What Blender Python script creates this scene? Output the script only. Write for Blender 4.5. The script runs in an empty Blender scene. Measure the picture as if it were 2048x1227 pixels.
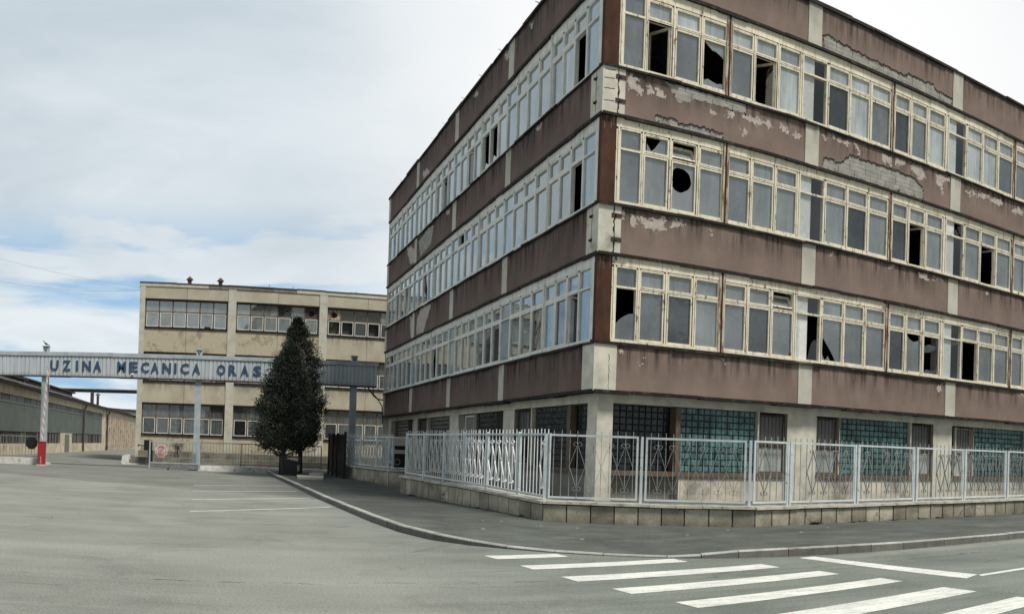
import bpy, bmesh, math, random
from math import sin, cos, pi, radians
from mathutils import Vector, Matrix, noise as mnoise
random.seed(11)
scene = bpy.context.scene
COL = scene.collection

# ------------------------------------------------------------------ materials
class NB:
    def __init__(s, name):
        s.m = bpy.data.materials.new(name); s.m.use_nodes = True
        s.t = s.m.node_tree; s.t.nodes.clear()
        s.out = s.t.nodes.new('ShaderNodeOutputMaterial')
        s._pos = None
    def n(s, typ, **props):
        nd = s.t.nodes.new(typ)
        for k, v in props.items(): setattr(nd, k, v)
        return nd
    def put(s, sock, v):
        if v is None: return
        if hasattr(v, 'is_output'): s.t.links.new(v, sock)
        else:
            if sock.type == 'RGBA' and not isinstance(v, (int, float)) and len(v) == 3: v = (*v, 1)
            sock.default_value = v
    def pos(s):
        if s._pos is None: s._pos = s.n('ShaderNodeNewGeometry').outputs['Position']
        return s._pos
    def xyz(s, v=None):
        nd = s.n('ShaderNodeSeparateXYZ'); s.put(nd.inputs[0], v or s.pos()); return nd.outputs
    def scale(s, sx, sy, sz, off=(0, 0, 0), v=None):
        nd = s.n('ShaderNodeMapping'); s.put(nd.inputs['Vector'], v or s.pos())
        nd.inputs['Scale'].default_value = (sx, sy, sz); nd.inputs['Location'].default_value = off
        return nd.outputs[0]
    def noise(s, scale, detail=4, rough=.55, v=None, dist=0):
        nd = s.n('ShaderNodeTexNoise'); s.put(nd.inputs['Vector'], v or s.pos())
        nd.inputs['Scale'].default_value = scale; nd.inputs['Detail'].default_value = detail
        nd.inputs['Roughness'].default_value = rough; nd.inputs['Distortion'].default_value = dist
        return nd.outputs['Fac']
    def vor(s, scale, feature='F1', v=None):
        nd = s.n('ShaderNodeTexVoronoi', feature=feature); s.put(nd.inputs['Vector'], v or s.pos())
        nd.inputs['Scale'].default_value = scale
        return nd.outputs['Distance']
    def white(s, v):
        nd = s.n('ShaderNodeTexWhiteNoise', noise_dimensions='3D'); s.put(nd.inputs['Vector'], v); return nd.outputs['Value']
    def math(s, op, a, b=None, c=None, clamp=False):
        nd = s.n('ShaderNodeMath', operation=op, use_clamp=clamp)
        s.put(nd.inputs[0], a); s.put(nd.inputs[1], b); s.put(nd.inputs[2], c)
        return nd.outputs[0]
    def step(s, v, lo, hi, a=0., b=1.):
        nd = s.n('ShaderNodeMapRange', interpolation_type='SMOOTHSTEP')
        s.put(nd.inputs['Value'], v); nd.inputs['From Min'].default_value = lo; nd.inputs['From Max'].default_value = hi
        nd.inputs['To Min'].default_value = a; nd.inputs['To Max'].default_value = b
        return nd.outputs[0]
    def mix(s, f, a, b, mode='MIX'):
        nd = s.n('ShaderNodeMix', data_type='RGBA', blend_type=mode)
        s.put(nd.inputs[0], f); s.put(nd.inputs[6], a); s.put(nd.inputs[7], b)
        return nd.outputs[2]
    def mul(s, col, f):           # multiply a colour by a grey factor
        nd = s.n('ShaderNodeVectorMath', operation='SCALE'); s.put(nd.inputs[0], col); s.put(nd.inputs['Scale'], f)
        return nd.outputs[0]
    def bump(s, h, strength=.3, dist=.02):
        nd = s.n('ShaderNodeBump'); s.put(nd.inputs['Height'], h)
        nd.inputs['Strength'].default_value = strength; nd.inputs['Distance'].default_value = dist
        return nd.outputs[0]
    def bsdf(s, col, rough=.8, metal=0, bump=None, spec=.3):
        nd = s.n('ShaderNodeBsdfPrincipled')
        s.put(nd.inputs['Base Color'], col); s.put(nd.inputs['Roughness'], rough); s.put(nd.inputs['Metallic'], metal)
        nd.inputs['Specular IOR Level'].default_value = spec
        if bump is not None: s.put(nd.inputs['Normal'], bump)
        return nd.outputs[0]
    def done(s, sh):
        s.t.links.new(sh, s.out.inputs['Surface']); return s.m

M = {}
def simple(name, col, rough=.8, var=.25, sc=6, metal=0, bump=.15, spec=.3, dirt=None, dsc=2.5, dlo=.5, dhi=.75):
    b = NB(name)
    f = b.step(b.noise(sc, 5), .25, .75, 1 - var, 1 + var)
    c = b.mul(col, f)
    if dirt is not None:
        c = b.mix(b.step(b.noise(dsc, 6, .65), dlo, dhi), c, dirt)
    M[name] = b.done(b.bsdf(c, rough, metal, b.bump(b.noise(sc * 12, 3), bump, .01), spec))

# asphalt ------------------------------------------------------------------
def asphalt(name, base, seam=False, dark=1.):
    b = NB(name)
    big = b.step(b.noise(.35, 5, .6), .3, .72, .86, 1.12)
    tracks = b.step(b.noise(1, 4, .6, b.scale(.12, 1.3, 1)), .35, .7, .92, 1.06)
    fine = b.step(b.noise(32, 4, .75), .2, .8, .62, 1.38)
    grain = b.step(b.noise(130, 2, .8), .2, .8, .74, 1.26)
    f = b.math('MULTIPLY', b.math('MULTIPLY', big, tracks), b.math('MULTIPLY', fine, grain))
    X = b.xyz()
    c = b.mul(base, f)
    # newer, greyer lane in the street and an older patch in front of the gate
    lane = b.step(b.math('ADD', X[1], b.math('MULTIPLY', b.noise(.8, 3), .5)), -9.2, -8.6, 1.0, 0.)
    right = b.step(b.math('ADD', X[0], b.math('MULTIPLY', b.noise(.7, 3), 1.5)), -6.5, -2.5)
    c = b.mix(b.math('MULTIPLY', right, .85), c, b.mul((base[0] * .74, base[1] * .80, base[2] * .80), f))
    if seam:
        wob = b.math('MULTIPLY', b.math('SUBTRACT', b.noise(1.1, 4), .5), .5)
        yy = b.math('ADD', X[1], wob)
        d = b.math('ABSOLUTE', b.math('ADD', yy, b.math('ADD', 9.0, b.math('MULTIPLY', X[0], -.02))))
        s1 = b.math('MULTIPLY', b.step(d, .004, .03, 1, 0), b.step(b.noise(4, 4), .42, .56))
        e = b.n('ShaderNodeTexVoronoi', feature='DISTANCE_TO_EDGE'); e.inputs['Scale'].default_value = .22
        b.put(e.inputs['Vector'], b.mix(.12, b.pos(), b.n('ShaderNodeTexNoise').outputs['Color']))
        s2 = b.math('MULTIPLY', b.step(e.outputs[0], .0008, .004, 1, 0), b.step(b.noise(.5, 3), .52, .6))
        crack = b.math('MAXIMUM', s1, b.math('MULTIPLY', s2, .7))
        c = b.mix(b.math('MULTIPLY', crack, .75), c, (.03, .03, .028))
        old = b.step(b.math('ADD', X[1], b.math('MULTIPLY', X[0], .75)), 1.5, 2.2)
        c = b.mul(c, b.math('SUBTRACT', 1.0, b.math('MULTIPLY', old, .22)))
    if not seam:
        c = b.mul(c, b.math('MULTIPLY', b.step(b.math('ADD', X[1], b.math('MULTIPLY', b.noise(.9, 4), 1.6)), -1.2, 2.4, 1.0, .70), b.step(b.noise(1, 6, .7, b.scale(1.1, 1.6, 1)), .35, .7, .8, 1.15)))  # paving beyond the corner darker: the building's shade painted into the colour
    blot = b.step(b.noise(.55, 7, .72, dist=.6), .50, .60)
    c = b.mul(c, b.math('SUBTRACT', 1.04, b.math('MULTIPLY', blot, .13)))
    oil = b.math('MULTIPLY', b.step(b.noise(.9, 4, .6, b.scale(1, 1, 1, (4, 9, 0))), .66, .74), .3)
    c = b.mul(c, b.math('SUBTRACT', 1.0, oil))
    if seam:
        dust = b.math('MULTIPLY', b.step(b.math('ABSOLUTE', b.math('ADD', X[1], b.math('ADD', 8.15, b.math('MULTIPLY', X[0], -.035)))), .05, .42, 1, 0), b.math('MULTIPLY', b.step(X[0], -1, 2.5), b.step(b.noise(2.5, 6, .7), .3, .6)))
        c = b.mix(b.math('MULTIPLY', dust, .55), c, (.30, .29, .25))
        tyre = b.math('MULTIPLY', b.step(b.noise(1, 5, .6, b.scale(.10, 2.4, 1, (2, 0, 0))), .52, .68), b.step(X[1], -9.3, -8.5, 1, .25))
        c = b.mul(c, b.math('SUBTRACT', 1.0, b.math('MULTIPLY', tyre, .16)))
    spots = b.step(b.noise(7, 2, .5), .70, .76)
    c = b.mul(c, b.math('SUBTRACT', 1.0, b.math('MULTIPLY', spots, .25)))
    h = b.math('ADD', b.noise(60, 4, .7), b.math('MULTIPLY', b.noise(3, 3), .6))
    M[name] = b.done(b.bsdf(c, .92, 0, b.bump(h, .25, .02), .2))
asphalt('asphalt', (.226, .231, .202), True)
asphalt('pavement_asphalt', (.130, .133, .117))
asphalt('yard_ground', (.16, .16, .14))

# brown render with grime under every sill -----------------------------------
def render_wall(name, base, top0=4.26, per=3.35, grime=(.026, .022, .02), amount=.92, fade=.95, sc=1.):
    b = NB(name); X = b.xyz()
    fr = b.math('FRACT', b.math('DIVIDE', b.math('SUBTRACT', X[2], top0), per))
    d = b.math('MULTIPLY', b.math('SUBTRACT', 1.0, fr), per)               # metres below the sill
    streak = b.noise(1, 5, .65, b.scale(5, 5, .35))
    streak2 = b.noise(1, 3, .6, b.scale(1.3, 1.3, .25))
    fall = b.step(d, 0.0, fade, 1, 0)
    g1 = b.math('MULTIPLY', b.step(streak, .40, .66), fall)
    g2 = b.math('MULTIPLY', b.step(streak2, .45, .7), b.step(d, 0, 1.25, .6, 0))
    edge = b.math('MULTIPLY', b.step(b.math('ADD', d, b.math('ADD', b.math('MULTIPLY', b.noise(5, 6, .75), .36), b.math('MULTIPLY', b.noise(.9, 3), .5))), .34, .66, 1, 0), .97)
    g = b.math('MULTIPLY', b.math('MAXIMUM', b.math('MAXIMUM', g1, g2), edge), amount, clamp=True)
    f = b.math('MULTIPLY', b.step(b.noise(.9, 6, .6), .25, .75, .84, 1.14), b.step(b.noise(24, 4, .7), .2, .8, .92, 1.08))
    c = b.mix(g, b.mul(base, f), grime)
    pale = b.math('MULTIPLY', b.step(b.noise(2.2, 7, .7), .66, .74), .35)
    c = b.mix(pale, c, (base[0] * 1.35, base[1] * 1.4, base[2] * 1.42))
    M[name] = b.done(b.bsdf(c, .95, 0, b.bump(b.math('ADD', b.noise(30, 5, .7), b.noise(2, 3)), .22, .02), .15))
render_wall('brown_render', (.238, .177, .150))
render_wall('brown_render_shaded', (.165, .120, .104), grime=(.018, .016, .015), amount=1.0, fade=1.1)  # darker copy for the left facade, its shade painted into the colour
render_wall('concrete_strip', (.53, .51, .43), amount=.5, fade=.6)
render_wall('beige_render', (.44, .40, .31), top0=5.23, per=3.47, amount=.6, fade=.8, grime=(.10, .085, .06))
def stained_beige():
    b = NB('stained_beige')
    n1 = b.noise(.7, 8, .68, dist=.8); n2 = b.noise(1.1, 9, .74, b.scale(1, 1, 1.15, (7, 3, 1)), dist=.5)
    f = b.step(b.noise(20, 4), .2, .8, .9, 1.1)
    c = b.mul((.45, .40, .30), f)
    c = b.mix(b.math('MULTIPLY', b.step(n2, .50, .57), b.step(n1, .35, .62, .15, .9)), c, (.26, .225, .16))
    rim = b.math('MULTIPLY', b.step(n2, .47, .5), b.step(n2, .5, .53, 1, 0))
    c = b.mix(b.math('MULTIPLY', rim, .55), c, (.50, .44, .32))
    c = b.mix(b.step(n1, .6, .68), c, (.31, .26, .17))
    M['stained_beige'] = b.done(b.bsdf(c, .95, 0, b.bump(n2, .3, .03), .15))
stained_beige()

simple('pale_concrete', (.60, .575, .48), .92, .18, 2.2, dirt=(.30, .28, .23), dsc=1.3, dlo=.52, dhi=.76)
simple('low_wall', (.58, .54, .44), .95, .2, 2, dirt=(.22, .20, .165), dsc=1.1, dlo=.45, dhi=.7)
simple('dark_low_wall', (.23, .215, .18), .95, .15, 2, dirt=(.16, .15, .125), dsc=1.1)  # low wall of the shaded bays, shade put into the colour
simple('beige_pilaster', (.48, .46, .39), .92, .14, 2, dirt=(.25, .22, .16), dsc=1.3, dlo=.55, dhi=.8)
simple('exposed_mortar', (.46, .405, .36), .95, .16, 9, dirt=(.33, .28, .25), dsc=5)
simple('dark_flashing', (.016, .014, .013), .85, .3, 8, dirt=(.075, .06, .05), dsc=6)
simple('crack_and_shadow', (.015, .013, .012), .95, .2, 8)
simple('groove_shadow', (.035, .026, .02), .95, .3, 9)
simple('anchor_iron', (.05, .035, .03), .8, .4, 20, dirt=(.13, .06, .04), dsc=14)
simple('dark_interior', (.085, .08, .072), .95, .3, 1.5)
simple('tree_bark', (.06, .05, .04), .95, .3, 14, bump=.5)
simple('galvanised_blue', (.37, .415, .44), .6, .15, 2.5, metal=0, dirt=(.2, .19, .18), dsc=3.2, dlo=.58, dhi=.8, spec=.4)
simple('fence_paint', (.58, .63, .64), .5, .12, 4, dirt=(.26, .22, .18), dsc=11, dlo=.58, dhi=.7, spec=.5)
simple('fence_paint_bright', (.66, .69, .70), .42, .12, 4, dirt=(.3, .28, .25), dsc=9, dlo=.64, dhi=.8, spec=.5)
simple('fence_bar_grey', (.36, .38, .38), .5, .15, 4, dirt=(.17, .12, .09), dsc=9, dlo=.52, dhi=.7, spec=.5)
simple('rail_steel', (.19, .195, .19), .6, .2, 6, dirt=(.12, .08, .06), dsc=9)
simple('letter_blue', (.030, .072, .135), .6, .2, 5, spec=.4, dirt=(.05, .08, .12), dsc=5)
simple('barrier_red', (.33, .028, .030), .5, .12, 8, dirt=(.22, .03, .03), dsc=6)
simple('sign_red', (.36, .15, .155), .6, .15, 9, dirt=(.46, .32, .31), dsc=8, dlo=.42, dhi=.62)
simple('white_paint', (.72, .72, .69), .6, .08, 8, dirt=(.45, .43, .38), dsc=6, dlo=.55, dhi=.8)
simple('marks_white', (.66, .62, .60), .6, .2, 8)
simple('kerb_white', (.60, .60, .56), .9, .15, 5, dirt=(.28, .26, .22), dsc=4, dlo=.5, dhi=.7)
def kerb_mat():
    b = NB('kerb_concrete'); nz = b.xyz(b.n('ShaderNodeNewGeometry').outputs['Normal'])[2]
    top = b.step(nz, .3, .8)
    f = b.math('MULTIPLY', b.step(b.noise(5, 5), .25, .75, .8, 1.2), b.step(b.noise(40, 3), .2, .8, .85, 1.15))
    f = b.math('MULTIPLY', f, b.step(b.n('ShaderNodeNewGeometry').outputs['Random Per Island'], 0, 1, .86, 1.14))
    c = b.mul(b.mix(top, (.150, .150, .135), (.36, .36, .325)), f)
    c = b.mix(b.step(b.noise(2.5, 6, .7), .52, .72), c, (.13, .125, .11))
    M['kerb_concrete'] = b.done(b.bsdf(c, .92, 0, b.bump(b.noise(40, 4), .3, .01), .2))
kerb_mat()
simple('coping_concrete', (.42, .405, .35), .92, .2, 3, dirt=(.17, .155, .12), dsc=3.5, dlo=.5, dhi=.72)
simple('black_steel', (.012, .012, .013), .6, .3, 8)
simple('black_rubber', (.01, .01, .011), .6, .2, 8)
simple('dark_tin', (.06, .05, .045), .7, .4, 4, dirt=(.12, .06, .035), dsc=3)
simple('terrace_concrete', (.20, .185, .15), .95, .2, 2, dirt=(.10, .09, .07), dsc=1.6, dlo=.45, dhi=.7)
simple('roof_felt', (.035, .033, .032), .95, .3, 3, dirt=(.10, .07, .05), dsc=2)
simple('shed_green', (.088, .105, .094), .75, .10, .6, dirt=(.105, .125, .112), dsc=.8, dlo=.4, dhi=.65)
simple('shed_wall', (.50, .44, .33), .95, .16, 1.4, dirt=(.30, .23, .15), dsc=1.3, dlo=.5, dhi=.72)
simple('shed_fin', (.44, .38, .29), .95, .2, 2, dirt=(.24, .17, .11), dsc=1.6, dlo=.48, dhi=.7)
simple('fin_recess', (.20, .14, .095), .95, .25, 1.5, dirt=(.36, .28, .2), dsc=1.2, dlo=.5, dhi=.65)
simple('grey_brick', (.36, .35, .31), .95, .15, 4)
simple('bird_feathers', (.075, .078, .088), .8, .3, 30)
simple('twig_bark', (.075, .06, .05), .95, .3, 20)
simple('slab_concrete', (.42, .40, .34), .95, .15, 6, dirt=(.28, .26, .21), dsc=4)
simple('leaf_litter', (.055, .06, .03), .9, .4, 20)
simple('paper_white', (.70, .68, .62), .8, .1, 20)

def frame_paint(name, base, rust=(.16, .075, .04), lo=.60, hi=.68, dirtc=(.42, .38, .29)):
    b = NB(name)
    n1 = b.noise(1, 7, .72, b.scale(9, 9, 4)); n2 = b.noise(1, 4, .6, b.scale(14, 14, 1.2)); n3 = b.noise(1.3, 4)
    f = b.step(b.noise(3, 4), .25, .75, .88, 1.08)
    c = b.mix(b.step(n2, .48, .75), b.mul(base, f), dirtc)
    c = b.mix(b.math('MULTIPLY', b.step(n1, lo, hi), b.step(n3, .35, .6, .35, 1)), c, rust)
    M[name] = b.done(b.bsdf(c, .7, 0, b.bump(n1, .3, .01), .3))
frame_paint('frame_cream', (.80, .74, .585), lo=.56, hi=.65, dirtc=(.52, .47, .36))
frame_paint('frame_grey', (.74, .74, .69), lo=.66, hi=.76, dirtc=(.5, .49, .44))  # left facade frames: same paint, greyed in the colour for shade
frame_paint('panel_cream', (.84, .77, .60), lo=.57, hi=.66, dirtc=(.55, .45, .29))
frame_paint('panel_grey', (.76, .75, .70), lo=.68, hi=.76, dirtc=(.42, .40, .35))  # left facade panels, greyed for shade in the same way
frame_paint('beige_frame', (.60, .55, .45), lo=.6, hi=.7)
frame_paint('brown_frame', (.14, .105, .075), rust=(.09, .05, .035), lo=.5, hi=.65, dirtc=(.10, .075, .055))
def rust_post():
    b = NB('rust_post')
    n = b.noise(1, 7, .7, b.scale(16, 16, 1.1)); n2 = b.noise(1, 5, .65, b.scale(3, 3, 1.2)); X = b.xyz()
    c = b.mix(b.step(n2, .3, .7), (.048, .025, .018), (.10, .048, .030))
    fr = b.math('FRACT', b.math('DIVIDE', b.math('SUBTRACT', X[2], 4.26), 3.35))
    hi = b.step(fr, .36, .63, 0, .22)
    c = b.mix(b.step(b.math('ADD', n, hi), .70, .86, 0, .8), c, (.40, .31, .25))
    M['rust_post'] = b.done(b.bsdf(c, .9, 0, b.bump(n, .3, .01), .15))
    b = NB('rust_mullion'); n = b.noise(1, 6, .7, b.scale(14, 14, 1.6))
    c = b.mix(b.step(n, .42, .55), (.20, .095, .06), (.55, .48, .37))
    M['rust_mullion'] = b.done(b.bsdf(c, .9, 0, b.bump(n, .3, .01), .2))
rust_post()
def blocks_exposed():
    b = NB('exposed_blocks'); X = b.xyz()
    u = b.math('ADD', X[0], X[1])
    row = b.math('DIVIDE', X[2], .125)
    rw = b.math('ABSOLUTE', b.math('SUBTRACT', b.math('FRACT', row), .5))
    off = b.math('MULTIPLY', b.math('FLOOR', b.math('DIVIDE', X[2], .25)), .31)
    cl = b.math('ABSOLUTE', b.math('SUBTRACT', b.math('FRACT', b.math('ADD', b.math('DIVIDE', u, .62), off)), .5))
    line = b.math('MAXIMUM', b.math('MULTIPLY', b.step(rw, .43, .48), .8), b.step(cl, .472, .488))
    f = b.math('MULTIPLY', b.step(b.noise(3, 5), .3, .7, .8, 1.15), b.step(b.noise(1, 3, .6, b.scale(2, 2, 24)), .3, .7, .86, 1.1))
    c = b.mix(b.math('MULTIPLY', line, .62), b.mul((.36, .345, .31), f), (.055, .05, .045))
    M['exposed_blocks'] = b.done(b.bsdf(c, .95, 0, b.bump(b.math('SUBTRACT', b.noise(20, 4), line), .4, .02), .15))
blocks_exposed()

def fres(b):
    """Schlick reflectance, the same from either side of a sheet"""
    f = b.n('ShaderNodeLayerWeight'); f.inputs['Blend'].default_value = .5
    return b.math('ADD', .05, b.math('MULTIPLY', b.math('POWER', f.outputs['Facing'], 4.0), .85))
def glass(name, body, refl, tint=(.90, .94, .955), rough=.02, dirt=.25, dirtc=(.35, .36, .34), curtain=0.):
    """old single glazing: a dim room or a net curtain behind a reflective sheet"""
    b = NB(name)
    n = b.noise(1, 5, .6, b.scale(2.2, 2.2, .7)); w = b.noise(2.3, 2, .5)
    f = b.step(n, .3, .7, .75, 1.25)
    c = b.mul(body, f)
    if curtain:
        fold = b.noise(1, 3, .6, b.scale(16, 16, .25))
        c = b.mul(c, b.step(fold, .3, .7, 1 - curtain, 1 + curtain))
    c = b.mix(b.math('MULTIPLY', b.step(b.noise(1, 6, .7, b.scale(5, 5, 2.5)), .5, .8), dirt), c, dirtc)
    dif = b.n('ShaderNodeBsdfDiffuse'); b.put(dif.inputs['Color'], c)
    gl = b.n('ShaderNodeBsdfGlossy'); b.put(gl.inputs['Color'], tint); gl.inputs['Roughness'].default_value = rough
    b.put(gl.inputs['Normal'], b.bump(w, .06, .05))
    fac = b.math('ADD', fres(b), refl, clamp=True)
    mx = b.n('ShaderNodeMixShader'); b.put(mx.inputs[0], fac)
    b.t.links.new(dif.outputs[0], mx.inputs[1]); b.t.links.new(gl.outputs[0], mx.inputs[2])
    M[name] = b.done(mx.outputs[0])
glass('glass', (.10, .108, .108), .20)
glass('glass_dark', (.02, .021, .022), .12, dirt=.12)
glass('glass_pale', (.27, .30, .30), .14, curtain=.15, dirt=.2)
glass('glass_white', (.42, .46, .455), .12, curtain=.12, dirt=.15)
glass('glass_dirty_blue', (.26, .33, .38), .10, rough=.12, dirt=.8, dirtc=(.42, .44, .44))
glass('glass_curtain', (.085, .095, .09), .09, curtain=.4, dirt=.2)
glass('glass_net', (.175, .192, .186), .18, curtain=.08, dirt=.3)
glass('frosted_pane', (.12, .13, .125), .03, rough=.4, dirt=.35, dirtc=(.2, .2, .19))
simple('dull_pane', (.05, .058, .053), .5, .3, 3, spec=.3)
glass('glass_curtain_pale', (.24, .27, .27), .13, curtain=.25, dirt=.2)
glass('curtain_pane', (.36, .38, .36), .02, rough=.2, curtain=.25, dirt=.2)
def clear_glass():
    b = NB('glass_clear')
    tr = b.n('ShaderNodeBsdfTransparent'); tr.inputs[0].default_value = (.9, .93, .93, 1)
    gl = b.n('ShaderNodeBsdfGlossy'); gl.inputs['Roughness'].default_value = .02
    mx = b.n('ShaderNodeMixShader'); b.put(mx.inputs[0], b.math('ADD', fres(b), .10, clamp=True))
    b.t.links.new(tr.outputs[0], mx.inputs[1]); b.t.links.new(gl.outputs[0], mx.inputs[2])
    M['glass_clear'] = b.done(mx.outputs[0])
clear_glass()
def blocks(name, base, var):
    b = NB(name)
    X = b.xyz()
    nd = b.n('ShaderNodeCombineXYZ')
    b.put(nd.inputs[0], b.math('FLOOR', b.math('DIVIDE', b.math('ADD', X[0], X[1]), .185)))
    b.put(nd.inputs[2], b.math('FLOOR', b.math('DIVIDE', X[2], .166)))
    r = b.white(nd.outputs[0])
    f = b.math('MULTIPLY', b.step(r, 0, 1, 1 - var, 1 + var), b.step(b.noise(9, 4), .3, .7, .75, 1.25))
    big = b.step(b.noise(.8, 3), .3, .7, .75, 1.3)
    c = b.mul(base, b.math('MULTIPLY', f, big))
    M[name] = b.done(b.bsdf(c, .12, 0, b.bump(b.noise(7, 3), .35, .05), .55))
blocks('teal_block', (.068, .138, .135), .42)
blocks('dark_block', (.018, .024, .024), .4)  # same blocks in the shaded bays, darkened in the colour for shade
simple('block_mortar', (.034, .066, .065), .95, .2, 6)
def boom_stripes():
    b = NB('boom_stripes'); X = b.xyz()
    z = b.math('FRACT', b.math('DIVIDE', b.math('ADD', X[2], b.math('MULTIPLY', X[0], 2.2)), .46))
    c = b.mix(b.step(z, .49, .51), (.60, .58, .55), (.42, .29, .27))
    M['boom_stripes'] = b.done(b.bsdf(c, .5))
boom_stripes()
def zebra():
    b = NB('road_paint')
    w = b.math('MAXIMUM', b.math('MULTIPLY', b.step(b.noise(1, 7, .75, b.scale(1.2, 9, 1)), .42, .62), b.step(b.noise(28, 4, .75), .35, .65)), b.math('MAXIMUM', b.step(b.noise(45, 4, .8), .58, .66), b.math('MULTIPLY', b.step(b.noise(1, 6, .8, b.scale(1.5, 26, 1)), .52, .62), .8)))
    c = b.mix(b.math('MULTIPLY', w, .75), b.mul((.70, .70, .645), b.step(b.noise(3, 4), .3, .7, .9, 1.08)), (.24, .245, .22))
    M['road_paint'] = b.done(b.bsdf(c, .85, 0, b.bump(b.noise(60, 4), .2, .01), .2))
zebra()
def stone():
    b = NB('plinth_stone'); X = b.xyz()
    d = b.step(b.math('ADD', X[2], b.math('MULTIPLY', b.noise(3, 4), .35)), .15, .5, 1, 0)
    e = b.n('ShaderNodeTexVoronoi', feature='DISTANCE_TO_EDGE'); e.inputs['Scale'].default_value = 1.1
    b.put(e.inputs['Vector'], b.mix(.25, b.pos(), b.n('ShaderNodeTexNoise').outputs['Color']))
    cr = b.math('MULTIPLY', b.step(e.outputs[0], .002, .014, 1, 0), b.step(b.noise(1.3, 2), .5, .55))
    f = b.math('MULTIPLY', b.step(b.noise(1.7, 6, .65), .28, .72, .62, 1.25), b.step(b.noise(26, 4), .2, .8, .88, 1.12))
    c = b.mul((.40, .37, .285), b.math('MULTIPLY', f, b.step(b.n('ShaderNodeNewGeometry').outputs['Random Per Island'], 0, 1, .7, 1.2)))
    c = b.mix(b.math('MULTIPLY', d, .65), c, (.10, .09, .07))
    c = b.mix(b.math('MULTIPLY', cr, .8), c, (.05, .045, .04))
    M['plinth_stone'] = b.done(b.bsdf(c, .95, 0, b.bump(b.math('ADD', b.noise(14, 5), b.noise(3, 4)), .4, .02), .15))
stone()
def foliage(name, a, c2):
    b = NB(name)
    r = b.white(b.n('ShaderNodeNewGeometry').outputs['Random Per Island']) if False else b.n('ShaderNodeNewGeometry').outputs['Random Per Island']
    f = b.noise(1.4, 4)
    c = b.mix(b.math('MULTIPLY', b.math('ADD', r, b.step(f, .35, .65)), .5), a, c2)
    M[name] = b.done(b.bsdf(c, .85, 0, None, .15))
foliage('thuja_leaf', (.014, .019, .014), (.060, .072, .052))
foliage('thuja_tip', (.024, .032, .027), (.066, .082, .068))
foliage('weed_leaf', (.03, .04, .018), (.07, .08, .04))
foliage('far_leaf', (.03, .04, .025), (.07, .085, .05))
def corrug():
    b = NB('corrugated_sheet'); X = b.xyz()
    s = b.noise(1, 4, .6, b.scale(7, 7, .4))
    f = b.step(s, .3, .7, .82, 1.1)
    low = b.math('MULTIPLY', b.step(b.math('ADD', X[2], b.math('MULTIPLY', s, .3)), 4.68, 4.95, 1, 0), .5)
    c = b.mix(low, b.mul((.47, .515, .535), f), (.17, .165, .16))
    M['corrugated_sheet'] = b.done(b.bsdf(c, .55, 0, b.bump(s, .1, .01), .4))
corrug()

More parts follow.
